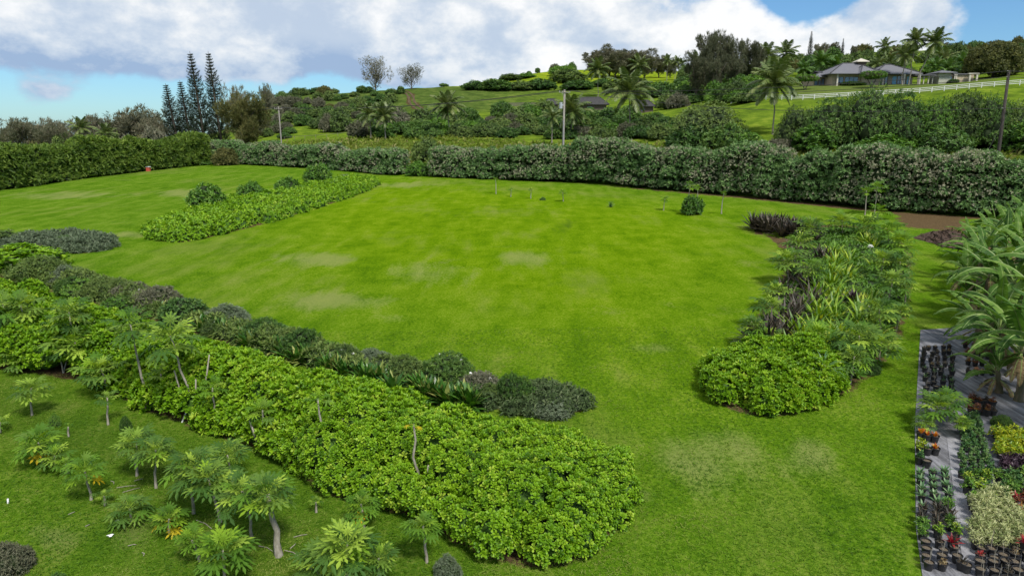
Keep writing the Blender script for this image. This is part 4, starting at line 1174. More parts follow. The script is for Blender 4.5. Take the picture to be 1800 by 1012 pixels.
# ================================================================== NEAR BEDS
# border of mixed shrubs between the naupaka row and the lawn
for kind, u, v, w, h, lab in (
    ('nau', 45, 470, 130, 42, 'bright green rounded shrub at the left end of the mixed border'),
    ('fine_olive', 75, 492, 100, 52, 'olive shrub just right of the bright one at the border end'),
    ('fine_silver', 120, 500, 60, 34, 'pale silvery shrub behind the ti plants near the left edge'),
    ('fine_dark', 128, 515, 55, 36, 'small dark shrub in front of the silvery ones near the left edge'),
    ('fine_green', 150, 520, 70, 34, 'fresh green shrub tucked into the left part of the border'),
    ('fine_olive', 178, 522, 75, 42, 'brownish olive shrub in the left part of the border'),
    ('fine_grey', 232, 528, 75, 34, 'greyish purple twiggy shrub on the lawn side of the border'),
    ('fine_green', 215, 545, 80, 32, 'flat green shrub with a few white flowers in the border'),
    ('fine_grey', 275, 542, 80, 42, 'large twiggy grey shrub left of the dark round shrub'),
    ('dark', 325, 562, 88, 46, 'dense dark green round shrub midway along the border'),
    ('fine_silver', 395, 568, 90, 34, 'low silvery shrub right of the dark round shrub'),
    ('fine_olive', 380, 585, 60, 30, 'small olive shrub in front of the low silvery one'),
    ('fine_dark', 468, 598, 95, 42, 'dark shrub spilling towards the lawn, right of the low silvery one'),
    ('fine_dark', 532, 622, 85, 58, 'tallest dark brown-green shrub in the border'),
    ('fine_green', 582, 630, 50, 36, 'light green shrub beside the tallest dark one'),
    ('fine_olive', 612, 645, 64, 50, 'olive shrub with reddish tips near two white flowers'),
    ('fine_silver', 655, 640, 75, 30, 'grey misty shrub on the lawn side, right of the reddish one'),
    ('fine_olive', 715, 668, 95, 56, 'dark hibiscus shrub behind the ti plants'),
    ('fine_dark', 785, 676, 100, 62, 'dark hibiscus shrub with scattered white flowers'),
    ('fine_grey', 842, 692, 74, 54, 'grey shrub right of the white-flowered hibiscus'),
    ('fine_dark', 905, 708, 72, 60, 'bushy dark green shrub near the border\'s right end'),
    ('fine_olive', 862, 706, 60, 42, 'olive shrub left of the bushy dark one'),
    ('fine_green', 935, 712, 55, 38, 'small fresh green shrub right of the bushy dark one'),
    
    ('fine_silver', 970, 722, 95, 38, 'spreading grey-green shrub near the tip of the border'),
    
):
    bush_px(kind, u, v, w * 1.08, h * .86, lab, 'border_shrub', 'shrub', 'shrubs of the mixed border')
# ti plants in a row
pts = spline([(18, 478), (110, 500), (190, 520), (300, 558), (400, 592), (500, 628), (600, 658), (690, 684), (770, 704), (835, 716)], 10)
for i, (u, v) in enumerate(pts):
    if 690 < u < 725 or i % 7 == 6: continue
    for k in range(2):
        p = G(u + random.uniform(-8, 8), v + random.uniform(-9, 5))
        side = 'left' if u < 330 else 'middle' if u < 620 else 'right'
        strap(STRAP_L, p, random.uniform(1.15, 1.55), 'broad-leaved ti plant behind the naupaka, %s stretch' % side, 'ti_plant', 'plant', 'ti plants behind the naupaka, %s stretch' % side)
# white flowers on the hibiscus
fm = MB()
for k in range(5):
    a = k * 2 * pi / 5; fm.add([[0, 0, 0], [.06 * cos(a - .5), .06 * sin(a - .5), .03], [.09 * cos(a), .09 * sin(a), .02], [.06 * cos(a + .5), .06 * sin(a + .5), .03]], [[0, 1, 2, 3]])
FLOWER = fm.mesh('flower', [M['petal']])
for u, v, hh in ((605, 642, 1.3), (624, 646, 1.2), (600, 648, 1.1), (793, 664, 1.7), (805, 666, 1.8), (836, 684, 1.3), (846, 686, 1.3), (862, 692, 1.2), (828, 682, 1.2), (250, 530, 1.3), (240, 538, 1.1), (335, 560, 1.2), (322, 560, 1.3), (812, 668, 1.6), (775, 660, 1.7)):
    p = G(u, v)
    tag(part('hibiscus_flower', FLOWER, None, (p[0], p[1] - .25, p[2] + hh * .70), (.6, 0, random.random()), .85), 'white hibiscus flower among the border shrubs', 'flower', 'white flowers of the border')

# four round shrubs behind the island bed
for u, v, w, h, lab in ((368, 376, 72, 46, 'round green shrub behind the island bed, nearest the left'), (443, 355, 56, 44, 'round green shrub, second from the left behind the island bed'),
                        (508, 344, 54, 38, 'round green shrub, third from the left behind the island bed'), (560, 332, 58, 38, 'round green shrub, rightmost of the four behind the island bed')):
    bush_px('bright', u, v, w, h, lab, 'round_shrub', 'shrub', 'round shrubs along the island bed')
bush_px('silver', 605, 321, 40, 17, 'small blue-grey shrub at the far end of the island bed', 'shrub', 'shrub')
bush_px('fine_dark', 525, 347, 26, 20, 'small dark shrub against the third round shrub of the island bed', 'shrub', 'shrub')
bush_px('olive', 8, 432, 70, 24, 'dark low shrub at the left edge beside the silvery bed', 'shrub', 'shrub')
bush_px('fine_dark', 120, 432, 50, 20, 'small dark green shrub rising out of the silvery bed', 'shrub', 'shrub')
bush_px('grey', 70, 442, 40, 14, 'brown-leaved low plant at the front of the silvery bed', 'shrub', 'shrub')
# by the far corner of the lawn
bush_px('feather', 400, 290, 52, 24, 'mound of olive ornamental grass at the corner of the two hedges', 'grass_mound', 'ornamental grass')
bush_px('bright', 360, 290, 34, 16, 'bright green leafy clump at the end of the windbreak', 'shrub', 'shrub')
bush_px('bright', 735, 309, 50, 30, 'bright lime-green bush in the gap of the flowering hedge', 'bush', 'bush')
bush_px('olive', 752, 285, 60, 34, 'olive bush behind the lime-green bush in the hedge gap', 'bush', 'bush', Y=160)

# ------------------------------------------------------------------ bed on the right
for i, (u, v, w, h) in enumerate(((1352, 408, 50, 40), (1390, 416, 44, 34), (1418, 418, 36, 32), (1372, 404, 40, 36), (1335, 404, 26, 28))):
    p = G(u, v)
    for k in range(7):
        q = p + np.array([random.uniform(-1.1, 1.1), random.uniform(-.9, .9), 0]) * w / 44
        q[2] = Tz(q[0], q[1])
        strap(STRAP_D, q, random.uniform(1.7, 2.3), 'dark bronze strap plant in the bed\'s far corner clump', 'cordyline_plant', 'plant', 'dark bronze clump')
for (u, v) in [(1400, 470), (1412, 490), (1395, 505), (1380, 520), (1420, 520), (1390, 545), (1400, 560), (1375, 565), (1360, 590), (1385, 585), (1340, 605), (1365, 610), (1430, 545), (1408, 448), (1425, 430), (1350, 622), (1320, 608), (1440, 470)]:
    for k in range(2):
        p = G(u + random.uniform(-9, 9), v + random.uniform(-7, 9))
        strap(STRAP_D, p, random.uniform(1.5, 2.1), 'dark brown strap plant in the right bed', 'bromeliad_plant', 'plant', 'dark straps of the right bed')
for (u, v) in [(1462, 452), (1470, 475), (1490, 468), (1452, 498), (1468, 512), (1485, 500), (1440, 530), (1455, 545), (1472, 535), (1425, 560), (1440, 575), (1500, 550), (1515, 565), (1528, 545), (1508, 585), (1525, 590), (1500, 535), (1405, 605), (1425, 600), (1545, 480), (1540, 440), (1525, 430), (1450, 610), (1480, 600), (1535, 610), (1390, 632), (1470, 570)]:
    for k in range(2):
        p = G(u + random.uniform(-8, 8), v + random.uniform(-6, 8))
        strap(STRAP_Y, p, random.uniform(1.2, 1.75), 'yellow-green strap-leaved lily in the right bed', 'spider_lily', 'plant', 'yellow-green lilies of the right bed')
RP = [(1425, 435, 400, 62, 'g'), (1400, 462, 425, 66, 'g'), (1385, 500, 455, 74, 'g'), (1412, 520, 470, 62, 'g'), (1362, 545, 510, 62, 'g'), (1345, 575, 535, 70, 'g'), (1325, 610, 572, 62, 'g'), (1345, 622, 590, 60, 'g'),
      (1480, 420, 388, 62, 'g'), (1520, 425, 392, 60, 'g'), (1560, 440, 405, 62, 'b'), (1575, 470, 425, 70, 'b'), (1545, 500, 455, 66, 'g'), (1580, 500, 460, 60, 'g'), (1560, 545, 490, 72, 'g'), (1590, 540, 500, 52, 'g'),
      (1545, 600, 545, 86, 'g'), (1440, 640, 590, 90, 'b'), (1510, 655, 590, 92, 'g'), (1545, 640, 600, 76, 'g'), (1495, 675, 625, 74, 'g'), (1575, 582, 545, 50, 'g')]
for side, sel in (('left edge', lambda u: u < 1435), ('right edge', lambda u: u > 1532), ('middle', lambda u: 1435 <= u <= 1532)):
    for i, (u, v, vc, w, k) in enumerate(sorted([r for r in RP if sel(r[0])], key=lambda r: r[1])):
        papaya_px(u, v, vc, w, 'young papaya at the %s of the right bed, %s from its far end' % (side, ORD[i]), kind=k, nl=17, group='papayas of the right bed')
p = G(1497, 545)
strap([strap_mesh(M['purple_leaf'], 34, .7, .16, 77, 10, 88, .5)], p + np.array([0, 0, .5]), 1.3, 'dark purple ti plant standing among the yellow-green lilies', 'ti_plant', 'plant')
strap([strap_mesh(M['purple_leaf'], 24, .6, .15, 78, 10, 88, .5)], G(1478, 578), 1.1, 'small dark purple plant near the white flower heads', 'ti_plant', 'plant')
umb = MB()
for k in range(40):
    a, z = random.uniform(0, 6.28), random.uniform(.1, 1); c = np.array([cos(a) * (1 - z * z) ** .5, sin(a) * (1 - z * z) ** .5, z]) * .22
    umb.add([c, c + [.05, 0, .02], c + [.05, .05, .03], c + [0, .05, .02]], [[0, 1, 2, 3]])
umb.tube([[0, 0, -.5], [0, 0, .05]], [.015, .012], 4)
UMB = umb.mesh('flower_head', [M['petal']])
for u, v, lab in ((1523, 543, 'largest white lily flower head in the right bed'), (1508, 536, 'white lily flower head just left of the largest'), (1493, 555, 'white lily flower head nearest the camera'), (1530, 435, 'white flower head at the far end of the right bed')):
    p = G(u, v + 12); dx, dy, dz = ray(u, v); Y = p[1]
    tag(part('lily_flower', UMB, None, (Y * dx / dy, Y, CAM_Z + Y * dz / dy)), lab, 'flower')
strap(STRAP_G, G(1440, 690) + np.array([0, 0, .75]), 1.15, 'pale green arching grass clump in the side of the naupaka mound', 'grass_clump', 'plant')
bush_px('fine_dark', 1530, 655, 40, 22, 'low dark plant at the right foot of the naupaka mound', 'shrub', 'shrub')
bush_px('fine_green', 1590, 545, 24, 14, 'small weed on the grass path right of the bed', 'weed', 'plant')

# ------------------------------------------------------------------ young papayas on the far lawn
for u, v, vc, w, lab in ((872, 341, 315, 13, 'thin young papaya standing farthest left on the far lawn'), (898, 346, 333, 12, 'tiny papaya seedling second from the left on the far lawn'), (933, 349, 334, 13, 'tiny papaya seedling third from the left on the far lawn'),
                         (990, 354, 338, 20, 'small bushy papaya left of the spiky tuft'), (1166, 370, 350, 22, 'small bushy papaya right of the spiky tuft'), (1206, 374, 325, 26, 'slim papaya behind the leafy clump on the far lawn'),
                         (1226, 354, 329, 18, 'slim papaya right behind the leafy clump'), (1268, 376, 339, 13, 'slim bare-trunked papaya right of the leafy clump'), (1520, 378, 335, 26, 'slim leaning papaya against the hedge near the mulch'),
                         (1537, 375, 328, 38, 'leafy papaya against the hedge near the mulch'), (1542, 385, 368, 44, 'low papaya at the foot of the pair near the mulch')):
    papaya_px(u, v, vc, w, lab, kind='b', nl=11, group='young papayas on the far lawn', tr=.06)
bush_px('bright', 1215, 377, 42, 30, 'leafy dark green clump between the slim papayas', 'shrub', 'shrub')
strap([strap_mesh(M['pot_green'], 40, .9, .06, 91, 15, 88, .4)], G(1073, 364), 1.0, 'spiky dark green tuft alone on the far lawn', 'agave_plant', 'plant')
bush_px('fine_green', 954, 352, 12, 6, 'tiny weed clump between the seedlings on the far lawn', 'weed', 'plant')

# ------------------------------------------------------------------ tall papayas rising out of the naupaka row
for u, v, vc, w, kw, lab in (
    (255, 705, 570, 110, dict(up=0.38, ut=245, nl=12), 'tall papaya with a long bare pale trunk on the left of the naupaka row'),
    (338, 722, 590, 120, dict(up=0.34, ut=312, nl=14, extra=3), 'papaya with several bare pale stems rising from the naupaka'),
    (575, 805, 700, 60, dict(up=0.63, ut=564, nl=6, extra=1, kind='b'), 'bare slanting papaya trunk in the middle of the naupaka row'),
    (735, 855, 745, 34, dict(up=0.63, ut=730, nl=5, kind='b', yellow=2, extra=1), 'bare upright papaya trunk nearest the rounded end of the naupaka'),
    (462, 775, 722, 70, dict(up=0.42, nl=9, extra=3, kind='b'), 'papaya with forked grey stems at the front of the naupaka row'),
    (378, 735, 682, 60, dict(up=0.59, nl=8, kind='b'), 'short papaya half hidden in the naupaka right of the many-stemmed one'),
    (140, 628, 548, 90, dict(up=0.80, ut=132, nl=14), 'tall papaya with a white trunk left of the long bare one'),
    (108, 612, 568, 60, dict(up=0.84, ut=104, nl=10), 'papaya with a short white trunk showing above the naupaka at the left'),
    (150, 662, 600, 96, dict(nl=15), 'papaya with a dark trunk at the front foot of the naupaka on the left'),
    (112, 655, 610, 70, dict(nl=12, extra=1), 'papaya with a forked trunk left of the dark-trunked one'),
    (50, 600, 535, 100, dict(up=0.84, ut=46, nl=15), 'tall papaya with a pale trunk nearest the left edge'),
    (20, 590, 535, 90, dict(up=0.84, nl=14), 'tall dense papaya at the very left edge behind the pale trunk'),
    (48, 632, 580, 86, dict(nl=14, yellow=1), 'papaya with a yellow leaf on the left foot of the naupaka'),
    (28, 625, 565, 90, dict(nl=14, yellow=1), 'dense papaya with twin trunks at the left edge'),
    (190, 690, 645, 96, dict(nl=16), 'spreading papaya in front of the naupaka between the bare trunks'),
    (290, 700, 655, 66, dict(up=0.50, nl=10), 'small papaya just right of the long bare trunk'),
    (800, 800, 760, 46, dict(up=0.50, nl=12), 'feathery dark papaya sunk in the naupaka near the bare upright trunk')):
    papaya_px(u, v, vc, w, lab, group='papayas in the naupaka row', **kw)
# ------------------------------------------------------------------ papaya orchard in the left foreground
for u, v, vc, w, kw, lab in (
    (56, 730, 682, 74, dict(nl=15), 'papaya with a stout pale trunk at the left of the orchard'),
    (32, 655, 632, 66, dict(nl=13), 'small papaya with a white trunk near the left edge of the orchard'),
    (190, 746, 700, 46, dict(nl=9), 'thin spindly papaya beside the round sapling'),
    (120, 767, 750, 20, dict(nl=4, kind='b'), 'papaya stump with a few fresh leaves'),
    (75, 812, 775, 100, dict(nl=15, kind='b', yellow=1), 'bright papaya with a low spreading crown at the left'),
    (97, 822, 800, 70, dict(nl=12), 'dull green papaya in front of the bright low one'),
    (160, 878, 826, 86, dict(nl=14, kind='b', yellow=1, extra=0), 'papaya with one bright yellow hanging leaf'),
    (120, 832, 815, 50, dict(nl=9, kind='b'), 'short leafy papaya left of the yellow-leaved one'),
    (240, 836, 778, 100, dict(ut=248, nl=18), 'papaya with a dark slanting trunk in the middle of the orchard'),
    (274, 857, 790, 92, dict(ut=283, nl=16), 'papaya with a slender white curved trunk'),
    (340, 902, 822, 112, dict(nl=19), 'dense papaya with a dark trunk right of the white curved one'),
    (388, 917, 840, 112, dict(ut=372, nl=19), 'dense papaya leaning left with a short grey trunk'),
    (445, 950, 862, 112, dict(ut=432, nl=18), 'dense papaya just behind the thick-trunked one'),
    (491, 976, 868, 126, dict(ut=478, nl=20, yellow=0, tr=.10), 'large papaya with the thickest pale trunk in the foreground'),
    (410, 850, 800, 90, dict(nl=14), 'papaya with a blue-green crown against the naupaka'),
    (232, 915, 892, 84, dict(nl=14), 'low papaya beside a white scrap on the grass'),
    (185, 888, 872, 42, dict(nl=8), 'small papaya sapling behind the white scrap'),
    (297, 935, 912, 80, dict(nl=13, kind='b', yellow=3), 'yellowish papaya with two bright yellow leaves'),
    (350, 985, 945, 80, dict(nl=13, kind='b'), 'bright papaya in front of the yellowish one'),
    (395, 1020, 965, 130, dict(nl=19, kind='b'), 'large bright papaya at the bottom edge'),
    (610, 1035, 950, 150, dict(nl=21, yellow=0), 'large dark papaya at the bottom edge with broad drooping leaves'),
    (640, 930, 888, 82, dict(nl=15, kind='b', yellow=1), 'papaya with a yellow leaf against the naupaka front'),
    (565, 1040, 985, 110, dict(nl=16), 'dark papaya left of the large one at the bottom edge'),
    (750, 988, 925, 82, dict(nl=15, kind='b'), 'slender bright papaya nearest the rounded end of the naupaka'),
    (556, 900, 882, 30, dict(nl=7), 'tiny papaya seedling between the large papayas'),
    (0, 760, 742, 44, dict(nl=9), 'papaya cut off by the left edge in the orchard'),
    (665, 1030, 975, 90, dict(nl=15), 'papaya at the bottom edge right of the large dark one')):
    papaya_px(u, v, vc, w, lab, group='papayas of the foreground orchard', **kw)
bush_px('fine_green', 97, 748, 26, 26, 'small upright bush in the orchard by the stump', 'sapling', 'bush')
bush_px('fine_dark', 222, 754, 24, 24, 'small round dark sapling in the orchard', 'sapling', 'bush')
bush_px('fine_grey', 15, 1005, 100, 66, 'dense reddish-brown bush in the bottom left corner', 'bush', 'bush')
bush_px('fine_silver', 786, 1012, 56, 40, 'white-green variegated shrub at the bottom edge', 'shrub', 'shrub')
bush_px('fine_green', 100, 1025, 44, 26, 'bright weed clump at the bottom edge right of the reddish bush', 'weed', 'plant')
# litter of the orchard
def stick(u0, v0, u1, v1, r, label, mat, z0=.03, z1=.03, name='fallen_branch', cat='branch', group=None):
    a, b = G(u0, v0), G(u1, v1)
    mb = MB(); m = (a + b) / 2 + np.array([.04, .03, .01])
    mb.tube(np.array([[0, 0, z0], m - a + [0, 0, (z0 + z1) / 2], b - a + [0, 0, z1]]), [r, r * .9, r * .6], 6)
    tag(part(name, mb.mesh(name, [mat], True), None, a), label, cat, group)
for s in ((205, 858, 240, 854), (216, 866, 246, 858), (236, 846, 252, 842), (230, 870, 236, 878), (195, 846, 200, 852), (120, 905, 132, 900), (225, 960, 240, 958), (455, 960, 480, 970), (500, 968, 525, 978), (510, 965, 520, 955), (516, 945, 540, 940), (545, 1000, 560, 1010), (150, 926, 158, 922), (250, 972, 252, 978), (345, 915, 372, 930)):
    stick(*s, .013, 'dry fallen papaya stalk lying on the orchard grass', M['dry_stick'] if 'dry_stick' in M else M['bark'], group='fallen stalks in the orchard')
a = G(320, 742); mb = MB(); k = mpp(a[1])
mb.tube([[0, 0, 0], [17 * k, .2, 42 * k * .95]], [.035, .03], 6)
tag(part('stake', mb.mesh('stake', [M['white']], True), None, a), 'pale bamboo stake leaning against the many-stemmed papaya', 'stake')
a = G(14, 884); mb = MB(); mb.tube([[0, 0, -.05], [.02, 0, .17]], [.028, .028], 8)
tag(part('pipe_stub', mb.mesh('pipe_stub', [M['white']], True), None, a), 'short white pipe stub standing in the orchard grass', 'pipe')
for u, v, lab in ((206, 916, 'crumpled white scrap under the low papaya'), (195, 942, 'small white scrap on the open orchard grass')):
    mb = MB(); V = ICO1[0] * np.array([.075, .055, .03]) * (1 + .35 * rng.normal(size=(len(ICO1[0]), 1)))
    mb.add(V, ICO1[1]); tag(part('litter', mb.mesh('litter', [M['white']]), None, G(u, v) + [0, 0, .04]), lab, 'litter')
# mulch heap
def heap():
    c = G(1668, 424); mb = MB(); r = np.random.default_rng(4)
    n = 26; th = np.arange(n) * 2 * pi / n; rs = np.linspace(0, 1, 8)
    V = [[0, 0, 1.0]]
    for q in rs[1:]:
        for t in th:
            w = 1 + .18 * sin(3 * t + 1) + .1 * r.normal() * q
            V.append([2.6 * q * w * cos(t), 3.4 * q * w * sin(t), max(-.15, (1 - q ** 1.4) * 1.0 + r.normal() * .07 - .1 * q)])
    F = [[0, 1 + j, 1 + (j + 1) % n] for j in range(n)]
    mb.add(V, F)
    for k in range(len(rs) - 2):
        b = 1 + k * n; mb.F.append(np.array([[b + j, b + n + j, b + n + (j + 1) % n, b + (j + 1) % n] for j in range(n)])); mb.M.append(np.zeros(n, int))
    for k in range(500):
        q = r.random() ** .6; t = r.random() * 6.28; p = np.array([2.5 * q * cos(t), 3.3 * q * sin(t), (1 - q ** 1.4) * 1.0 + .02])
        d = r.normal(size=3) * .14; e = r.normal(size=3) * .05; mb.add([p, p + d, p + d + e, p + e], [[0, 1, 2, 3]])
    tag(part('mulch_heap', mb.mesh('mulch_heap', [plain_mat('mulch', (.035, .024, .018), (.10, .07, .055), 5, .95, .1, .6)]), None, c), 'heap of dark brown mulch between the bed and the banana plants', 'mulch heap')
heap()

# ------------------------------------------------------------------ banana grove
for i, (u, v, vt, s, lab) in enumerate((
    (1790, 705, 590, 1.0, 'large banana plant nearest the camera over the potted plants'),
    (1740, 655, 560, .92, 'banana plant with arching leaves left of the nearest one'),
    (1815, 640, 520, 1.05, 'banana plant behind the nearest one at the right edge'),
    (1725, 560, 465, .95, 'banana plant at the left side of the grove overhanging the path'),
    (1770, 585, 480, 1.05, 'tall banana plant in the middle of the grove'),
    (1720, 500, 435, .9, 'banana plant with drooping leaves on the path side'),
    (1775, 520, 430, 1.0, 'banana plant in the centre back of the grove'),
    (1815, 540, 450, 1.0, 'banana plant at the right edge in the middle of the grove'),
    (1740, 465, 410, .9, 'banana plant next to the mulch heap'),
    (1785, 465, 400, .95, 'banana plant at the back of the grove near the hedge'),
    (1765, 440, 392, .85, 'banana plant farthest back in front of the hedge'),
    (1830, 480, 405, 1.0, 'banana plant at the right edge at the back of the grove'),
    (1700, 520, 470, .8, 'banana plant leaning out over the grass path'),
    (1755, 625, 540, .9, 'banana plant between the nearest and the tall middle one'),
    (1700, 455, 415, .75, 'small banana plant at the back left of the grove'),
    (1745, 430, 395, .8, 'banana plant behind the mulch heap'),
    (1800, 430, 385, .9, 'banana plant at the back right of the grove'),
    (1760, 490, 425, .9, 'banana plant in the left back of the grove'),
    (1850, 760, 600, 1.1, 'banana plant cut off by the right edge'),
    (1850, 600, 470, 1.1, 'banana plant half outside the right edge behind the nearest ones'))):
    p = G(u, v)
    h = max(1.2, zrow(vt, p[1]) - p[2])
    banana(p, h * .85, s * 1.18, lab, 900 + i, nl=15 if s > .9 else 13)
for i, (u, v) in enumerate(((1755, 690), (1715, 600), (1790, 660), (1705, 545), (1750, 545), (1700, 480), (1745, 500), (1720, 455), (1800, 600), (1730, 625), (1795, 500))):
    p = G(u, v)
    banana(p, random.uniform(.7, 1.4), random.uniform(.75, .95), 'low banana sucker among the larger banana plants', 950 + i, 'banana suckers', nl=9)
# ================================================================== NURSERY
POTS = []
def pot_mesh(r, h):
    mb = MB(); n = 14; th = np.arange(n) * 2 * pi / n
    prof = [(r * .74, 0), (r * .98, h * .90), (r * 1.08, h * .90), (r * 1.08, h), (r * .95, h), (r * .92, h * .84)]
    V = np.concatenate([np.stack([q * np.cos(th), q * np.sin(th), np.full(n, z)], 1) for q, z in prof])
    F = [[k * n + j, k * n + (j + 1) % n, (k + 1) * n + (j + 1) % n, (k + 1) * n + j] for k in range(len(prof) - 1) for j in range(n)]
    mb.add(V, F)
    mb.F.append(np.array([[j for j in range(n)][::-1]])); mb.M.append(np.zeros(1, int))
    ms = MB(); q = r * .91
    V = [[0, 0, h * .86]] + [[q * cos(t), q * sin(t), h * .83] for t in th]
    ms.add(V, [[0, 1 + j, 1 + (j + 1) % n] for j in range(n)])
    return mb.mesh('pot', [M['pot']]), ms.mesh('soil', [M['potsoil']])
POT = pot_mesh(.15, .27); POT_S = pot_mesh(.12, .20)
def leafy(mat, n, leaf, rad, h, seed, tm=TUFT, stem=0.0, w=1.0):
    r = np.random.default_rng(seed); mb = MB()
    d = r.normal(size=(n, 3)); d /= np.linalg.norm(d, axis=1)[:, None]; d[:, 2] = np.abs(d[:, 2])
    P = d * np.array([rad, rad, h - stem]) * (r.random((n, 1)) ** .4) + np.array([0, 0, stem])
    scatter(mb, tm, P, d + np.array([0, 0, .5]), leaf * r.uniform(.7, 1.3, n), r.random(n), 0, .3)
    for k in range(3):
        a = k * 2.1; mb.tube([[0, 0, 0], [rad * .3 * cos(a), rad * .3 * sin(a), h * .6]], [.012, .008], 4, .2, 0, False)
    return mb.mesh('plant', [mat])
PL = {
    'green': [leafy(M['pot_green'], 26, .13, .16, .38, 1), leafy(M['pot_green'], 30, .13, .18, .45, 2)],
    'pale': [strap_mesh(M['pot_pale'], 14, .34, .085, 3, 15, 80, .6), strap_mesh(M['pot_pale'], 12, .30, .08, 4, 15, 80, .6)],
    'dark': [strap_mesh(M['strap_d'], 13, .52, .06, 5, 10, 80, .5), strap_mesh(M['strap_d'], 10, .45, .07, 6, 20, 85, .4)],
    'yg': [leafy(M['scrub_b'], 40, .13, .22, .5, 7), leafy(M['strap_y'], 36, .13, .2, .45, 8)],
    'cream': [leafy(M['cream_leaf'], 46, .17, .25, .58, 9, TUFT_N), leafy(M['cream_leaf'], 52, .17, .28, .62, 10, TUFT_N)],
    'yellow': [leafy(M['yellow_leaf'], 40, .15, .24, .55, 11), leafy(M['yellow_leaf'], 44, .15, .25, .6, 12)],
    'purple': [leafy(M['purple_leaf'], 40, .13, .22, .45, 13)],
    'red': [strap_mesh(M['red_leaf'], 14, .30, .07, 14, 10, 80, .5)],
    'orange': [strap_mesh(M['orange_leaf'], 16, .30, .07, 15, 45, 88, .4)],
    'brown': [leafy(M['dry_leaf'], 14, .12, .14, .26, 16), leafy(M['strap_d'], 20, .12, .15, .32, 17)],
    'rust': [leafy(M['rust'], 26, .14, .18, .4, 18)] if 'rust' in M else None,
    'grass': [strap_mesh(M['pot_green'], 9, .36, .04, 19, 35, 86, .5)],
}
M['rust'] = leaf_mat('rusty_leaf', [(.08, .025, .015), (.17, .06, .02), (.26, .13, .03)], .2, .5)
PL['rust'] = [leafy(M['rust'], 26, .14, .18, .4, 18), leafy(M['rust'], 24, .13, .18, .36, 20)]
mb = MB(); mb.tube([[0, 0, 0], [.02, .03, .5], [.05, .02, .8]], [.012, .01, .006], 4); mb.tube([[0, 0, .3], [-.08, 0, .6]], [.008, .004], 4)
PL['stick'] = [mb.mesh('plant', [M['bark']])]
def potted(p, kind, label, group, s=1.0, ps=1.0, pot=POT):
    t = thing('potted_plant' if kind else 'plant_pot', label, 'potted plant' if kind else 'pot', p, random.uniform(0, 6.28), group)
    s *= .82
    part('pot', pot[0], t, scale=s); part('soil', pot[1], t, scale=s)
    if kind:
        part('plant', random.choice(PL[kind]), t, (0, 0, .22 * s), (random.uniform(-.1, .1), random.uniform(-.1, .1), 0), ps * .66 * random.uniform(.8, 1.2))
    return t
def block(q, rows, cols, kinds, label, group, s=1.0, ps=1.0, jit=.04, miss=0.0):
    a, b, c, d = [G(*x)[:2] for x in q]
    for i in range(rows):
        for j in range(cols):
            if random.random() < miss: continue
            f = i / max(rows - 1, 1); g = j / max(cols - 1, 1)
            p = (a * (1 - g) + b * g) * (1 - f) + (d * (1 - g) + c * g) * f + np.array([random.gauss(0, jit), random.gauss(0, jit)])
            potted((p[0], p[1], Tz(*p) + .035), random.choice(kinds), '%s, %s row from far, %s from left' % (label, ORD[i], ORD[j]), group, s * random.uniform(.93, 1.07), ps)
def sheet(name, poly, z, mat, label, cat):
    c = poly.mean(0); lo, hi = poly.min(0), poly.max(0)
    mb = MB(); st = .8
    # strips clipped by the polygon: a fine grid, cells whose centre is inside
    nx = int((hi[0] - lo[0]) / st) + 1; ny = int((hi[1] - lo[1]) / st) + 1
    gx, gy = np.meshgrid(lo[0] + np.arange(nx + 1) * st, lo[1] + np.arange(ny + 1) * st, indexing='ij')
    P = np.stack([gx.ravel(), gy.ravel()], 1)
    d = sdist(P, poly)
    # pull the outside neighbours onto the edge
    A = poly; B = np.roll(poly, -1, 0)
    best = np.full(len(P), 1e9); proj = P.copy()
    for a, b in zip(A, B):
        ab = b - a; t = np.clip(((P - a) @ ab) / (ab @ ab), 0, 1); q = a + t[:, None] * ab
        dd = np.hypot(*(P - q).T); k = dd < best; best[k] = dd[k]; proj[k] = q[k]
    P2 = np.where((d < 0)[:, None], proj, P)
    idx = np.arange(len(P)).reshape(nx + 1, ny + 1)
    F = np.stack([idx[:-1, :-1], idx[1:, :-1], idx[1:, 1:], idx[:-1, 1:]], -1).reshape(-1, 4)
    F = F[(d[F] > -st * 1.45).all(1) & (d[F] > 0).any(1)]
    V = np.stack([P2[:, 0] - c[0], P2[:, 1] - c[1], T(P2[:, 0], P2[:, 1]) + z + .012 * vnoise(P2[:, 0] * 2, P2[:, 1] * 2)], 1)
    mb.add(V, F)
    return tag(part(name, mb.mesh(name, [mat], True), None, (c[0], c[1], 0)), label, cat)
def mat_material(name, lo, hi):
    m = bpy.data.materials.new(name); m.use_nodes = True
    t = NT(m.node_tree)
    pos = t.n('ShaderNodeNewGeometry').outputs['Position']
    mp = t.n('ShaderNodeMapping', {'Vector': pos, 'Rotation': (0, 0, radians(30)), 'Scale': (1, .07, 1)}).outputs[0]
    s = t.noise(mp, 5.0, 5, .65); b = t.noise(pos, .5, 4, .6); f = t.noise(pos, 18, 3, .6)
    v = t.sstep(t.m('ADD', t.m('ADD', t.m('MULTIPLY', s, .6), t.m('MULTIPLY', b, .35)), t.m('MULTIPLY', f, .2)), .42, .75)
    col = t.mix(v, lo, hi)
    deb = t.sstep(t.noise(pos, 3.2, 4, .7), .66, .74)
    col = t.mix(t.m('MULTIPLY', deb, .45), col, (.12, .09, .06))
    pb = t.n('ShaderNodeBsdfPrincipled', {'Base Color': col, 'Roughness': .62, 'Specular IOR Level': .35})
    bp = t.n('ShaderNodeBump', {'Height': s, 'Strength': .5, 'Distance': .05}); t.nt.links.new(bp.outputs[0], pb.inputs['Normal'])
    t.nt.links.new(pb.outputs[0], t.n('ShaderNodeOutputMaterial').inputs[0])
    return m
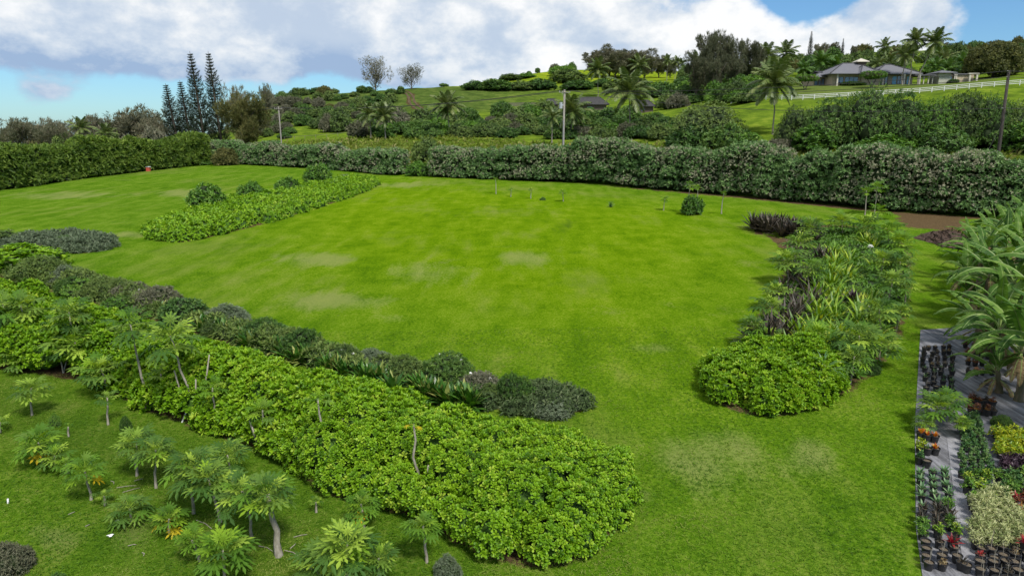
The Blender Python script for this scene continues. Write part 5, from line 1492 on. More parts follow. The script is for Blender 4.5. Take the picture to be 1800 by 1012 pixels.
sheet('weed_mat', MAT, .02, mat_material('woven_mat', (.045, .045, .048), (.26, .26, .28)), 'large dark grey weed mat under the nursery pots', 'weed mat')
sheet('weed_mat', GP([(1664, 770), (1688, 765), (1700, 860), (1720, 985), (1692, 990), (1680, 900)]), .036, mat_material('path_mat', (.12, .12, .13), (.30, .30, .32)), 'paler grey strip of mat forming the aisle left of the cream plants', 'weed mat')
sheet('weed_mat', GP([(1722, 735), (1742, 735), (1756, 800), (1790, 905), (1805, 960), (1788, 960), (1762, 880), (1736, 800)]), .036, mat_material('path_mat_dark', (.045, .047, .055), (.12, .125, .14)), 'darker blue-grey strip of mat forming the aisle right of the cream plants', 'weed mat')

random.seed(5)
block([(1623, 618), (1668, 615), (1671, 645), (1624, 648)], 4, 5, ['brown', 'brown', 'dark'], 'dried brown pot of the farthest block', 'far block of brown pots', 1.0, .8)
block([(1627, 655), (1670, 653), (1672, 702), (1627, 708)], 7, 4, ['grass', None, 'grass', 'stick'], 'seedling pot beyond the leafy papaya', 'seedling pots of the left column', 1.05, .9)
block([(1697, 612), (1735, 618), (1740, 660), (1700, 660)], 4, 4, ['rust', 'brown', 'rust'], 'rusty potted plant under the bananas', 'rusty pots under the bananas', 1.0, 1.0)
block([(1705, 712), (1742, 716), (1744, 732), (1706, 728)], 2, 5, ['rust', 'brown'], 'orange-brown pot at the bananas\' foot', 'orange-brown pots at the bananas', 1.2, 1.1)
for u, v, vc, w, lab in ((1640, 748, 712, 80, 'leafy papaya growing among the pots at the lawn edge'), (1668, 742, 705, 70, 'leafy papaya right of the one at the lawn edge among the pots'), (1690, 770, 742, 44, 'small dark papaya in a pot behind the aisle'), (1622, 762, 742, 44, 'low papaya leaning over the lawn edge by the pots')):
    papaya_px(u, v, vc, w, lab, nl=20, group='papayas among the nursery pots')
for u, v, k, lab in ((1617, 772, 'orange', 'leftmost potted red and yellow bromeliad'), (1629, 776, 'orange', 'middle potted red and yellow bromeliad'), (1642, 778, 'orange', 'rightmost potted red and yellow bromeliad'),
                     (1616, 796, 'yellow', 'pot with yellow leaves in front of the leftmost bromeliad'), (1629, 800, 'grass', 'pot with thin green leaves in front of the middle bromeliad'), (1643, 800, 'orange', 'pot with a small orange plant in front of the rightmost bromeliad'),
                     (1615, 816, 'green', 'pot with a small blue-green plant at the lawn edge'), (1628, 822, None, 'large empty black pot in front of the bromeliads')):
    p = G(u, v); potted(p + [0, 0, .035], k, lab, None, 1.25, 1.15)
block([(1618, 842), (1660, 838), (1664, 892), (1620, 898)], 5, 3, ['pale'], 'potted pale green rosette, left block', 'pale green pots of the left block', 1.05, 1.15)
block([(1620, 905), (1664, 900), (1676, 945), (1624, 950)], 5, 3, ['dark', 'dark', 'yg'], 'potted dark strap-leaved plant, left block', 'dark-leaved pots of the left block', 1.05, 1.15)
block([(1626, 965), (1678, 962), (1684, 1003), (1630, 1003)], 4, 3, ['stick', 'brown', None, 'dark'], 'bare-stalk pot at the near left', 'bare-stalk pots at the near end', 1.1, 1.0)
p = G(1672, 966); potted(p + [0, 0, .04], 'red', 'pot with a crimson plant at the near end of the left block', None, 1.05, 1.4)
p = G(1697, 1006); potted(p + [0, 0, .04], None, 'empty black pot at the near end of the aisle', None, 1.15)
block([(1690, 745), (1715, 742), (1738, 838), (1692, 842)], 10, 4, ['green'], 'small dark green potted plant, centre block', 'green pots of the centre block', .95, 1.05)
block([(1697, 852), (1752, 848), (1760, 885), (1704, 888)], 3, 4, ['yg', 'yg', 'green'], 'lime-green potted plant beyond the cream ones', 'lime-green pots of the centre block', 1.0, 1.15)
block([(1708, 895), (1765, 885), (1800, 965), (1722, 970)], 7, 5, ['cream'], 'cream variegated potted plant', 'cream variegated pots', 1.0, 1.15, .08)
block([(1722, 978), (1800, 972), (1812, 1030), (1726, 1030)], 5, 5, [None, 'stick', None, None, 'brown', 'stick', 'red', None], 'sparse pot nearer than the cream plants', 'near pots of the centre block', 1.15, 1.0)
block([(1752, 772), (1806, 772), (1814, 806), (1760, 808)], 5, 5, ['yellow'], 'yellow potted croton', 'yellow crotons', 1.0, 1.1)
block([(1762, 818), (1812, 818), (1815, 836), (1768, 838)], 3, 4, ['purple'], 'dark purple potted plant', 'dark purple pots', 1.0, 1.1)
block([(1772, 850), (1815, 848), (1820, 870), (1776, 872)], 3, 4, ['green', 'yg'], 'bushy green pot nearer than the purple ones', 'green pots of the right block', 1.0, 1.25)
block([(1782, 885), (1820, 880), (1830, 930), (1796, 934)], 4, 3, ['rust', 'red', 'rust'], 'red and orange potted croton', 'red crotons at the right edge', 1.0, 1.2)
bush_px('fine_dark', 1760, 750, 40, 22, 'dark green plant at the foot of the bananas behind the yellow crotons', 'shrub', 'shrub')
p = G(1795, 985); potted(p + [0, 0, .4], 'red', 'crimson plant standing over the near pots by the right edge', None, .9, 1.5)

# ================================================================== FAR VEGETATION
random.seed(9)
def hill_bush(kind, u, v, w, h, label, group, name='scrub_bush'):
    return bush_px(kind, u, v, w, h, label, name, 'bush', group)
# scrub-covered slope at the left of the ridge
SLOPE = np.array([(445, 200), (470, 168), (560, 162), (640, 160), (690, 165), (690, 190), (655, 215), (640, 222), (540, 228), (500, 245), (440, 245)])
tot = 0
for q in pois(SLOPE, 12.0, 3, 1.0):
    k = random.choices(['olive', 'dark', 'grey', 'feather'], [5, 3, 3.2, .6])[0]
    w = random.uniform(20, 40) * (.7 + .5 * (q[1] - 160) / 80)
    band = 'top' if q[1] < 180 else 'middle' if q[1] < 208 else 'foot'
    look = {'olive': 'olive green', 'dark': 'dark green', 'grey': 'grey leafless', 'feather': 'yellowish feathery'}[k]
    hill_bush(k, q[0], q[1], w, w * random.uniform(.45, .65), '%s scrub bush at the %s of the overgrown left slope' % (look, band), '%s scrub, %s of the left slope' % (look, band))
for u, v, w, h, k, lab in ((560, 158, 45, 14, 'dark', 'long dark bush on the ridge skyline'), (495, 160, 30, 16, 'dark', 'dark bush on the skyline at the left end of the ridge'), (520, 158, 24, 12, 'olive', 'small olive bush on the ridge skyline'), (472, 172, 26, 26, 'grey', 'tall grey bush at the left end of the ridge'),
                           (780, 152, 18, 6, 'dark', 'tiny dark bush on the grassy skyline'), (705, 165, 16, 12, 'dark', 'dark bush at the top of the vehicle track'), (690, 164, 24, 9, 'olive', 'low olive bush left of the track top'),
                           (695, 232, 60, 40, 'grey', 'grey bush standing at the foot of the left slope'), (600, 232, 40, 34, 'olive', 'round olive tree standing in the green field'), (578, 232, 34, 36, 'grey', 'greyish round tree left of the olive one in the green field')):
    hill_bush(k, u, v, w, h, lab, None, 'bush')
t_ = bush_px('dark', 575, 158, 14, 5, 'small flat-topped dark tree on the ridge skyline', 'tree', 'tree')
# belt of trees and bushes behind the road
BELT = np.array([(640, 222), (700, 212), (760, 215), (820, 212), (900, 205), (960, 202), (1000, 205), (1060, 208), (1130, 212), (1180, 225), (1180, 250), (900, 246), (700, 244), (630, 244)])
for q in pois(BELT, 11.5, 5, 1.0):
    k = random.choices(['dark', 'olive', 'bright', 'grey'], [5, 4, 2, 1.1])[0]
    w = random.uniform(32, 54)
    side = 'left' if q[0] < 800 else 'middle' if q[0] < 980 else 'right'
    look = {'olive': 'olive green', 'dark': 'dark green', 'grey': 'grey twiggy', 'bright': 'fresh green'}[k]
    hill_bush(k, q[0], q[1], w, w * random.uniform(.42, .58), '%s bush in the %s thicket behind the road' % (look, side), '%s bushes, %s thicket' % (look, side))
for u, v, w, h, k, lab in ((1240, 252, 120, 68, 'olive', 'large round olive tree at the right end of the thicket'), (1215, 262, 90, 52, 'dark', 'dark green tree in front of the large round olive one'), (1275, 262, 80, 46, 'dark', 'dark tree right of the large round olive one'), (1310, 262, 60, 24, 'bright', 'low fresh bush left of the foremost palm'),
                           (1400, 258, 80, 66, 'olive', 'dense olive tree right of the foremost palm'), (1455, 258, 116, 80, 'dark', 'tall dense tree below the white fence'), (1520, 258, 120, 92, 'dark', 'broad dense tree below the house'), (1580, 258, 110, 90, 'dark', 'dense dark tree below the right end of the house'),
                           (1640, 258, 100, 72, 'bright', 'fresh green tree left of the tall round one'), (1690, 255, 120, 98, 'olive', 'tall round tree left of the dark utility pole'), (1740, 260, 80, 80, 'dark', 'dark tree behind the dark utility pole'), (1795, 260, 110, 86, 'olive', 'dense tree at the right edge behind the hedge'),
                           (1430, 265, 90, 38, 'bright', 'low bright bush behind the hedge right of the palm'), (1560, 266, 110, 36, 'bright', 'low bright bush behind the hedge below the house'), (1660, 268, 100, 44, 'dark', 'low dark bush behind the hedge near the pole'), (1800, 268, 90, 48, 'bright', 'low bright bush behind the hedge at the right edge'),
                           (1370, 262, 60, 22, 'grey', 'greyish low bush at the foot of the foremost palm')):
    hill_bush('big_' + k if k != 'grey' else k, u, v, w, h, lab, None, 'tree') if v < 262 else hill_bush(k, u, v, w, h, lab, None, 'bush')
# upper hill
for u, v, w, h, k, lab in ((835, 158, 50, 16, 'dark', 'dark bush at the left end of the hilltop row'), (870, 159, 60, 18, 'dark', 'dark bush second in the hilltop row'), (915, 159, 60, 18, 'olive', 'olive bush third in the hilltop row'), (950, 158, 55, 20, 'dark', 'dark bush at the right end of the hilltop row'),
                           (898, 140, 46, 8, 'olive', 'low olive bush on the yellow-green crest'), (925, 137, 36, 10, 'bright', 'fresh bush on the yellow-green crest'), (990, 132, 50, 18, 'bright', 'bright round bush high on the crest'), (1000, 145, 66, 18, 'olive', 'broad olive bush below the bright one on the crest'), (1015, 157, 60, 18, 'dark', 'dark bush in the dip right of the hilltop row'),
                           (1060, 152, 40, 14, 'dark', 'dark bush below the left ironwood grove'), (945, 128, 12, 8, 'dark', 'small dark bush on the crest line'), (930, 131, 10, 7, 'dark', 'tiny dark bush on the crest line'),
                           (1080, 158, 40, 18, 'olive', 'olive bush right of the tall palm on the hill'), (1120, 165, 50, 22, 'olive', 'olive bush above the dark roofs'), (1160, 170, 60, 30, 'dark', 'dark bush right of the dark roofs'), (1190, 190, 40, 26, 'grey', 'pale flowering bush beside the right dark roof'), (1170, 192, 40, 22, 'olive', 'olive bush beside the right dark roof'),
                           (975, 122, 20, 14, 'grey', 'grey bush on the crest skyline'), (1005, 119, 16, 14, 'dark', 'dark round tree on the crest skyline')):
    hill_bush(k, u, v, w, h, lab, None, 'bush')
# thicket left of and behind the house
for i in range(46):
    u = random.uniform(1205, 1335); v = random.uniform(140, 182); k = random.choices(['dark', 'bright', 'olive'], [5, 2, 2])[0]
    hill_bush(k, u, v, random.uniform(34, 56), random.uniform(18, 30), '%s bush in the thicket left of the house lawn' % {'dark': 'dark green', 'bright': 'fresh green', 'olive': 'olive'}[k], '%s bushes left of the house lawn' % k)
for i in range(95):
    u = random.uniform(1330, 1800); Y = random.uniform(268, 440); k = random.choices(['dark', 'olive', 'feather', 'bright'], [4, 5, 1.2, 1])[0]
    p = GY(u, Y); w = random.uniform(6, 10)
    bush(k, p, w / 2, w * random.uniform(.55, .9), '%s tree on the wooded slope behind the house' % {'dark': 'dark green', 'olive': 'olive', 'feather': 'yellowish feathery', 'bright': 'fresh green'}[k], 'tree', 'tree', '%s trees behind the house' % k)

# ironwoods
def iron(kind, u, Y, vt, lab, wk=1.0, group=None, **kw):
    L = {'a': IRON, 'v': IRON_V, 's': IRON_S}[kind]
    return tree_px(random.choice(L), 11.0, u, Y, vt, lab, wk, group=group, **kw)
iron('v', 660, 358, 98, 'wind-shaped bare-looking tree on the ridge, left one of the pair', .95)
iron('v', 724, 368, 112, 'wind-shaped spreading tree on the ridge, right one of the pair', 1.15)
for u, Y, vt, lab in ((14, 210, 232, 'thin ironwood at the left edge above the windbreak'), (42, 200, 212, 'ironwood second from the left edge above the windbreak'), (75, 205, 214, 'ironwood third from the left edge above the windbreak'), (105, 195, 220, 'dense ironwood left of the two far-left palms'), (128, 205, 210, 'ironwood just left of the first far-left palm'),
                      (172, 208, 208, 'ironwood between the two far-left palms'), (205, 205, 204, 'ironwood right of the second far-left palm'), (232, 208, 202, 'dense ironwood left of the leaning one'), (255, 212, 190, 'leaning wispy ironwood with the highest top left of the pines'), (280, 205, 212, 'low ironwood nearest the pines on the left')):
    iron('s', u, Y, vt, lab, 1.25, 'ironwoods above the windbreak')
for i in range(16):
    u = 74 + i * 13.5; Y = random.uniform(186, 200)
    p = GY(u, Y); w = random.uniform(6, 8)
    bush(random.choice(['grey', 'olive', 'feather']), p, w / 2, random.uniform(4.2, 6.6) + i * .12, 'brownish bush among the ironwoods above the windbreak', 'bush', 'bush', 'bushes above the windbreak')
tree_px(OLIVE[0], 9.6, 437, 198, 180, 'dense feathery olive tree right of the pines', 1.0, name='feathery_tree', cat='tree')
iron('s', 424, 215, 158, 'wispy ironwood spire behind the feathery olive tree', .6)
iron('s', 472, 300, 150, 'wispy bare tree at the left end of the ridge', .5)
for u, Y, vt, wk, lab in ((1050, 470, 92, 1.0, 'ironwood at the left of the hilltop grove'), (1070, 470, 86, 1.0, 'tall ironwood in the hilltop grove'), (1092, 475, 90, 1.0, 'ironwood in the middle of the hilltop grove'), (1118, 460, 92, 1.1, 'ironwood right of the middle of the hilltop grove'), (1132, 455, 98, .9, 'ironwood at the right of the hilltop grove'),
                          (1082, 455, 90, .9, 'ironwood in front of the tall one in the hilltop grove'), (1106, 465, 88, .9, 'ironwood between the middle and right of the hilltop grove'), (1062, 455, 94, .9, 'low ironwood at the front left of the hilltop grove'),
                          (1158, 470, 97, .7, 'slim pale ironwood right of the hilltop grove'), (1178, 470, 102, .7, 'slim ironwood by the thin palms on the hilltop')):
    iron('a', u, Y, vt, lab, wk * 1.9, 'hilltop ironwood grove')
for u, Y, vt, wk, lab in ((1240, 262, 52, .55, 'tallest dark ironwood left of the house, left stem'), (1262, 268, 50, .6, 'tallest dark ironwood left of the house, right stem'), (1285, 262, 66, .6, 'dark ironwood right of the tallest pair'), (1222, 258, 96, .8, 'lower dark ironwood at the left of the clump'), (1310, 268, 72, .6, 'dark ironwood at the right of the clump'), (1325, 266, 70, .6, 'slender dark ironwood at the right end of the clump'), (1255, 250, 100, 1.0, 'bushy dark ironwood at the foot of the clump'), (1290, 252, 100, 1.0, 'bushy dark ironwood in front of the clump\'s right half')):
    tree_px(random.choice(IRON_D), 11.2, u, Y, vt, lab, wk, group='dark ironwoods left of the house')
for u, Y, vt, lab in ((1442, 400, 76, 'ironwood right of the first skyline pine'), (1462, 400, 74, 'ironwood between the skyline pines'), (1500, 410, 80, 'ironwood right of the second skyline pine'), (1530, 420, 82, 'low ironwood behind the house'), (1660, 430, 74, 'thin ironwood on the skyline right of the palms'), (1680, 430, 76, 'second thin ironwood on the skyline right of the palms'), (1780, 380, 74, 'ironwood on the skyline behind the big round tree'), (1798, 370, 76, 'ironwood on the skyline at the right edge')):
    iron('a', u, Y, vt, lab, 1.1, 'ironwoods on the right skyline')
# pines
for u, ub, Y, vt, w, lab in ((304, 318, 205, 146, 1.5, 'short column pine, leftmost of the four'), (329, 340, 207, 141, 1.4, 'short column pine, second of the four'), (351, 364, 205, 90, 1.1, 'tall column pine, third of the four'), (382, 392, 205, 90, 1.05, 'tall column pine, rightmost of the four')):
    p = GY(ub, Y); h = zrow(vt, Y) - p[2]
    t = tree(COOK[ub % 2], p, h / 18 * w, lab, 'column_pine', 'pine tree', 'four column pines at the lawn corner', rz=random.random() * 6, sz=h / 18)
    t.rotation_euler = (0, math.atan((u - ub) * mpp(Y) / h), 0)
for u, Y, vt, lab in ((1421, 330, 54, 'taller column pine on the skyline left of the house'), (1478, 340, 67, 'shorter column pine on the skyline above the house')):
    p = GY(u, Y); h = zrow(vt, Y) - p[2]; tree(COOK[0], p, h / 18 * .8, lab, 'column_pine', 'pine tree', sz=h / 18)
# palms
for u, Y, vt, w, ub, kw, lab in (
    (1355, 150, 112, 92, 1358, dict(nf=24), 'foremost coconut palm with a straight trunk in front of the pasture'),
    (1104, 190, 130, 84, 1107, dict(nf=22), 'coconut palm with a bare grey trunk in front of the dark roofs'),
    (1005, 186, 172, 66, 1003, dict(nf=22), 'low coconut palm beside the pale utility pole'),
    (787, 200, 163, 62, 790, dict(nf=24), 'coconut palm with a round crown in front of the field'),
    (676, 196, 186, 50, 678, dict(nf=20), 'short coconut palm in the thicket, right of the twin'), (652, 205, 185, 46, 652, dict(nf=18), 'short coconut palm in the thicket, left of the twin'),
    (1050, 330, 106, 44, 1051, dict(nf=20), 'tall thin coconut palm on the hill above the dark roofs'), (1122, 330, 100, 40, 1122, dict(nf=16), 'coconut palm in front of the hilltop grove'),
    (1172, 420, 98, 24, 1172, dict(nf=14), 'thin palm left of the hilltop cluster'), (1188, 420, 100, 22, 1186, dict(nf=14), 'thin palm in the middle of the hilltop cluster'), (1197, 420, 104, 22, 1195, dict(nf=14), 'thin palm right of the hilltop cluster'),
    (1345, 285, 80, 46, 1345, dict(nf=18), 'coconut palm right of the dark ironwoods'), (1378, 290, 76, 46, 1378, dict(nf=18), 'coconut palm on the skyline between ironwoods and pine'),
    (1222, 270, 92, 40, 1222, dict(nf=16), 'palm half hidden left of the dark ironwoods'), (1372, 260, 105, 40, 1372, dict(nf=16), 'low palm left of the house'),
    (1440, 262, 92, 44, 1438, dict(nf=18, kind='b'), 'bright green palm above the left wing of the house'), (1467, 262, 100, 40, 1467, dict(nf=18, kind='b'), 'bright green palm behind the left roof'),
    (1550, 300, 70, 34, 1550, dict(nf=16), 'small coconut palm on the slope behind the roof cupola'), (1590, 258, 76, 50, 1587, dict(nf=18), 'coconut palm with hanging fronds left of the tallest palms'),
    (1600, 214, 54, 44, 1597, dict(nf=18), 'tall coconut palm in front of the house, upright trunk'), (1634, 212, 54, 52, 1613, dict(nf=18), 'tall leaning coconut palm at the right end of the house'), (1585, 214, 84, 40, 1586, dict(nf=14), 'shorter palm with a thin trunk in front of the house'),
    (1655, 262, 88, 42, 1655, dict(nf=18), 'palm right of the leaning one'), (1540, 262, 100, 36, 1540, dict(nf=16), 'palm behind the roof left of the tall palms'), (1560, 268, 98, 38, 1560, dict(nf=16), 'palm crown above the right roof'), (1640, 244, 104, 36, 1640, dict(nf=16, kind='b'), 'bright palm behind the flat-roofed annex'), (1665, 244, 106, 36, 1664, dict(nf=16, kind='b'), 'bright palm right behind the flat-roofed annex'), (1690, 260, 98, 40, 1690, dict(nf=16, kind='b'), 'feathery palm left of the big round tree'),
    (150, 190, 210, 42, 150, dict(nf=16), 'coconut palm above the windbreak, left one'), (192, 190, 221, 40, 192, dict(nf=16), 'coconut palm above the windbreak, right one'),
    (1410, 250, 108, 34, 1410, dict(nf=14, kind='b'), 'short bright palm at the left end of the house'), (970, 172, 192, 40, 970, dict(nf=14), 'low shaggy palm left of the pale utility pole')):
    palm_px(u, Y, vt, w, lab, ub, wind=-.06, **kw)
# big round tree
p = GY(1745, 236); h = zrow(76, 236) - p[2]; s = h / 10
tree(round_tree(10, 16.5, 'bronze', 3, 15000, .5), p, s, 'big round bronze-green tree at the right behind the fence', 'shade_tree', 'tree', rz=0)
# clipped flat-topped trees by the house
def topiary(u, Y, v0, v1, w, lab):
    p = GY(u, Y); k = mpp(Y)
    t = thing('clipped_tree', lab, 'tree', p)
    z0, z1 = zrow(v1, Y) - p[2], zrow(v0, Y) - p[2]; rx = w * k / 2
    C = []; Rr = []
    for i in range(14):
        a = i * 2.4; q = ((i + .5) / 14) ** .5
        C.append([q * rx * .8 * cos(a), q * rx * .6 * sin(a), (z0 + z1) / 2]); Rr.append([rx * .34, rx * .34, (z1 - z0) / 2])
    C = np.array(C); Rr = np.array(Rr)
    q, nn = shell(C, Rr, 1600, .85, 1.05, -1, .85, False)
    mb = MB(); scatter(mb, TUFT, q, nn, .35 * rng.uniform(.7, 1.3, len(q)), rng.random(len(q)), 0, .4)
    part('crown', mb.mesh('crown', [M['scrub_b']]), t)
    tb = MB()
    for dx in (-.25, .2): tb.tube([[0, 0, -.2], [dx * rx, .1, z0 * .6], [dx * 2 * rx, .2, z0 + .3]], [.14, .11, .08], 6)
    V, F = ICO0
    for c, rr in zip(C, Rr): tb.add(c + V * rr * .75, F)  # added filler clumps that block the view and light through the crown
    part('trunk', tb.mesh('trunk', [M['bark_d']], True), t)
topiary(1532, 205, 126, 138, 40, 'flat clipped tree standing in front of the house')
topiary(1415, 208, 132, 142, 36, 'flat clipped hedge tree at the left end of the house')

# rank grass behind the hedge, one mass
def rank_grass():
    mb = MB(); P = []
    for i in range(7000):
        u = random.uniform(430, 1800); yh = float(np.interp(u, HED_U, HED_Y))
        Y = yh + 7 + random.random() ** 1.2 * (46 if u < 1180 else 30)
        x = Y * (u - 900) / KU; P.append((x, Y))
    P = np.array(P); z = T(P[:, 0], P[:, 1])
    scatter(mb, TUFT_N, np.column_stack([P, z]), np.tile([0, 0, 1.0], (len(P), 1)), rng.uniform(.5, 1.3, len(P)), rng.random(len(P)), 0, .15)
    tag(part('rank_grass', mb.mesh('rank_grass', [M['tallgrass']])), 'rank yellow-green grass on the verge behind the flowering hedge', 'grass', kind='stuff')
rank_grass()
# short blades that break up the near lawn
def lawn_blades():
    mb = MB(); n = 74000
    u = rng.uniform(-60, 1640, n); Y = 15.5 + 24 * rng.random(n) ** 1.2
    x = Y * (u - 900) / (KU * .93)
    z = T(x, Y)
    P = np.column_stack([x, Y, z])
    bad = (sdist(P[:, :2], MAT) > -.05) | (sdist(P[:, :2], NAU) > .2)
    P = P[~bad]
    tm = t_tuft(2, 1.0, .30, 10, 55, 9)
    scatter(mb, tm, P, np.tile([0, 0, 1.0], (len(P), 1)), rng.uniform(.05, .10, len(P)), np.clip(.45 + (fbm(P[:, 0] / 2.2, P[:, 1] / 2.2, 4) - .5) * 1.9 + rng.normal(0, .16, len(P)), 0, 1), 0, .25)
    tag(part('grass_blades', mb.mesh('grass_blades', [M['grass']])), 'short mown grass blades of the near lawn', 'grass', kind='stuff')
lawn_blades()
# ================================================================== HOUSES, FENCES, POLES
M['roof'] = plain_mat('grey_shingle', (.10, .10, .115), (.16, .16, .175), 3, .75, .3, .3, (1, 6, 6))
M['roof_d'] = plain_mat('charcoal_shingle', (.030, .030, .032), (.060, .058, .058), 3, .8, .2, .3)
M['ridge'] = plain_mat('dark_ridge_tile', (.035, .035, .04), (.06, .06, .065), 5, .7)
M['wall'] = plain_mat('tan_stucco', (.34, .28, .20), (.42, .35, .26), 2, .85)
M['wall_g'] = plain_mat('sage_stucco', (.33, .34, .27), (.40, .40, .33), 2, .85)
M['fascia'] = plain_mat('brown_fascia', (.09, .065, .05), (.13, .10, .08), 4, .7)
M['glass'] = plain_mat('window_glass', (.06, .10, .16), (.12, .19, .28), .6, .08, .8)
M['bluedoor'] = plain_mat('blue_shutter', (.17, .37, .55), (.22, .44, .62), 2, .5)
M['cream'] = plain_mat('cream_paint', (.42, .39, .33), (.50, .47, .40), 3, .6)
def hip(mb, x0, x1, y0, y1, z, h, inset, ov=.0, mat=0):
    """hip roof over the rectangle, ridge along x"""
    V = [[x0, y0, z], [x1, y0, z], [x1, y1, z], [x0, y1, z], [x0 + inset, (y0 + y1) / 2, z + h], [x1 - inset, (y0 + y1) / 2, z + h]]
    th = .22
    V2 = [[a, b, c - th] for a, b, c in V[:4]]
    mb.add(V + V2, [[0, 1, 5, 4], [2, 3, 4, 5], [0, 6, 7, 1], [1, 7, 8, 2], [2, 8, 9, 3], [3, 9, 6, 0], [6, 9, 8, 7]], .5, mat)
    mb.F.append(np.array([[1, 2, 5], [3, 0, 4]]) + mb.n - 10); mb.M.append(np.full(2, mat))
    return V
def ridge_caps(parent, V, r=.16):
    for a, b in ((0, 4), (1, 5), (2, 5), (3, 4), (4, 5)):
        m = MB(); A = np.array(V[a], float); B = np.array(V[b], float)
        if np.linalg.norm(A - B) < .2: continue
        m.tube([A + [0, 0, .06], B + [0, 0, .06]], r, 5); part('ridge_cap', m.mesh('ridge_cap', [M['ridge']]), parent)
def one(name, mat, parent, fn, loc=(0, 0, 0), smooth=False):
    m = MB(); fn(m); return part(name, m.mesh(name, [mat], smooth), parent, loc)
def pane(parent, x0, x1, z0, z1, y, mat='glass', name='window', mull=0, frame='fascia'):
    w = one(name, M[frame], parent, lambda m: [m.box(((x0 + x1) / 2, y - .04, z1), (x1 - x0 + .16, .1, .12)), m.box(((x0 + x1) / 2, y - .04, z0), (x1 - x0 + .16, .1, .12)), m.box((x0, y - .04, (z0 + z1) / 2), (.12, .1, z1 - z0 - .13)), m.box((x1, y - .04, (z0 + z1) / 2), (.12, .1, z1 - z0 - .13))] + [m.box((x0 + (x1 - x0) * (k + 1) / (mull + 1), y - .04, (z0 + z1) / 2), (.1, .08, z1 - z0 - .13)) for k in range(mull)])
    for k in range(mull + 1):
        a = x0 + (x1 - x0) * k / (mull + 1); b = x0 + (x1 - x0) * (k + 1) / (mull + 1)
        one('pane', M[mat], w, lambda m: m.box(((a + b) / 2, y + .01, (z0 + z1) / 2), (b - a - .11, .04, z1 - z0 - .13)))
    return w
def main_house():
    Y = 222; p = GY(1520, Y); k = mpp(Y)
    X = lambda u: (u - 1520) * k
    Z = lambda v: zrow(v, Y) - p[2]
    h = thing('ranch_house', 'wide tan house with grey hip roofs and a cupola behind the white fence', 'house', p)
    ze = Z(131.5); 
    # three wings: centre forward, right wing, left wing set back
    for nm, x0, x1, y0, y1, mt in (('wall', X(1458), X(1541), -2.0, 10, 'wall'), ('wall', X(1541.4), X(1604), 1.0, 10, 'wall'), ('wall', X(1437), X(1457.6), 3.0, 12, 'wall')):
        one(nm, M[mt], h, lambda m: m.box(((x0 + x1) / 2, (y0 + y1) / 2, ze / 2 - .6), (x1 - x0, y1 - y0, ze + 1.2)))
    r1 = MB(); v1 = hip(r1, X(1449), X(1549), -4.2, 12.5, ze + .1, Z(110) - ze, 7.2)
    o = part('roof', r1.mesh('roof', [M['roof']]), h); ridge_caps(o, v1)
    r2 = MB(); v2 = hip(r2, X(1530), X(1614), -1.2, 12.0, ze + .25, Z(112.5) - ze, 6.6)
    o2 = part('roof', r2.mesh('roof', [M['roof']]), h); ridge_caps(o2, v2)
    r3 = MB(); v3 = hip(r3, X(1431), X(1480), 1.2, 13.5, ze - .45, Z(120) - ze, 5.5)
    o3 = part('roof', r3.mesh('roof', [M['roof']]), h); ridge_caps(o3, v3)
    r4 = MB(); v4 = hip(r4, X(1495), X(1530), -6.0, 5.0, ze + .02, Z(116) - ze, 3.0)
    o4 = part('roof', r4.mesh('roof', [M['roof']]), h); ridge_caps(o4, v4, .12)
    # cupola
    zc = Z(110)
    c = one('cupola', M['fascia'], h, lambda m: m.box((X(1520), 4.15, zc + .1), (2.4, 2.4, 1.0)))
    m = MB(); hip(m, X(1520) - 1.9, X(1520) + 1.9, 2.3, 6.0, zc + .6, 1.0, 1.85); part('cupola_roof', m.mesh('cupola_roof', [M['cream']]), c)
    # porch roof on the right
    m = MB(); m.box((X(1618), 2.0, ze - .25), (X(1636) - X(1600), 7, .22)); part('porch_roof', m.mesh('porch_roof', [M['roof']]), h)
    for u in (1610, 1618, 1626, 1633):
        one('column', M['cream'], h, lambda m: m.box((X(u), -.6, (ze - .4) / 2 - .5), (.28, .28, ze + .55)))
    for u in (1464, 1541.3, 1577, 1603):
        one('column', M['cream'], h, lambda m: m.box((X(u), -3.2, ze / 2 - .5), (.4, .4, ze + .9)))
    for u0, u1, mull in ((1465, 1477, 1), (1480, 1502, 2)): pane(h, X(u0), X(u1), Z(147), Z(136.5), -2.02, mull=mull)
    pane(h, X(1452), X(1457), Z(148), Z(137), 2.98, mull=0)
    for u0, u1 in ((1440, 1446), (1447, 1451.5)): pane(h, X(u0), X(u1), Z(149), Z(141), 2.98)
    pane(h, X(1556), X(1561), Z(147.5), Z(134), .98, name='door', frame='fascia')
    pane(h, X(1577.5), X(1592), Z(147.5), Z(133.5), .98, mull=2)
    for u0, u1 in ((1569, 1576), (1594, 1600)):
        a, b = X(u0), X(u1)
        s = one('shutter', M['bluedoor'], h, lambda m: m.add([[a, .9, Z(148)], [b, .9, Z(148)], [b, .9, Z(136)], [b - (b - a) * .2, .9, Z(134.4)], [(a + b) / 2, .9, Z(133.6)], [a + (b - a) * .2, .9, Z(134.4)], [a, .9, Z(136)],
                                                          [a, .98, Z(148)], [b, .98, Z(148)], [b, .98, Z(136)], [b - (b - a) * .2, .98, Z(134.4)], [(a + b) / 2, .98, Z(133.6)], [a + (b - a) * .2, .98, Z(134.4)], [a, .98, Z(136)]],
                                                         [[0, 1, 2, 6], [2, 3, 5, 6], [0, 6, 13, 7], [1, 8, 9, 2], [3, 4, 5, 5], [6, 5, 12, 13], [2, 9, 10, 3]]))
    a, b = X(1544), X(1550)
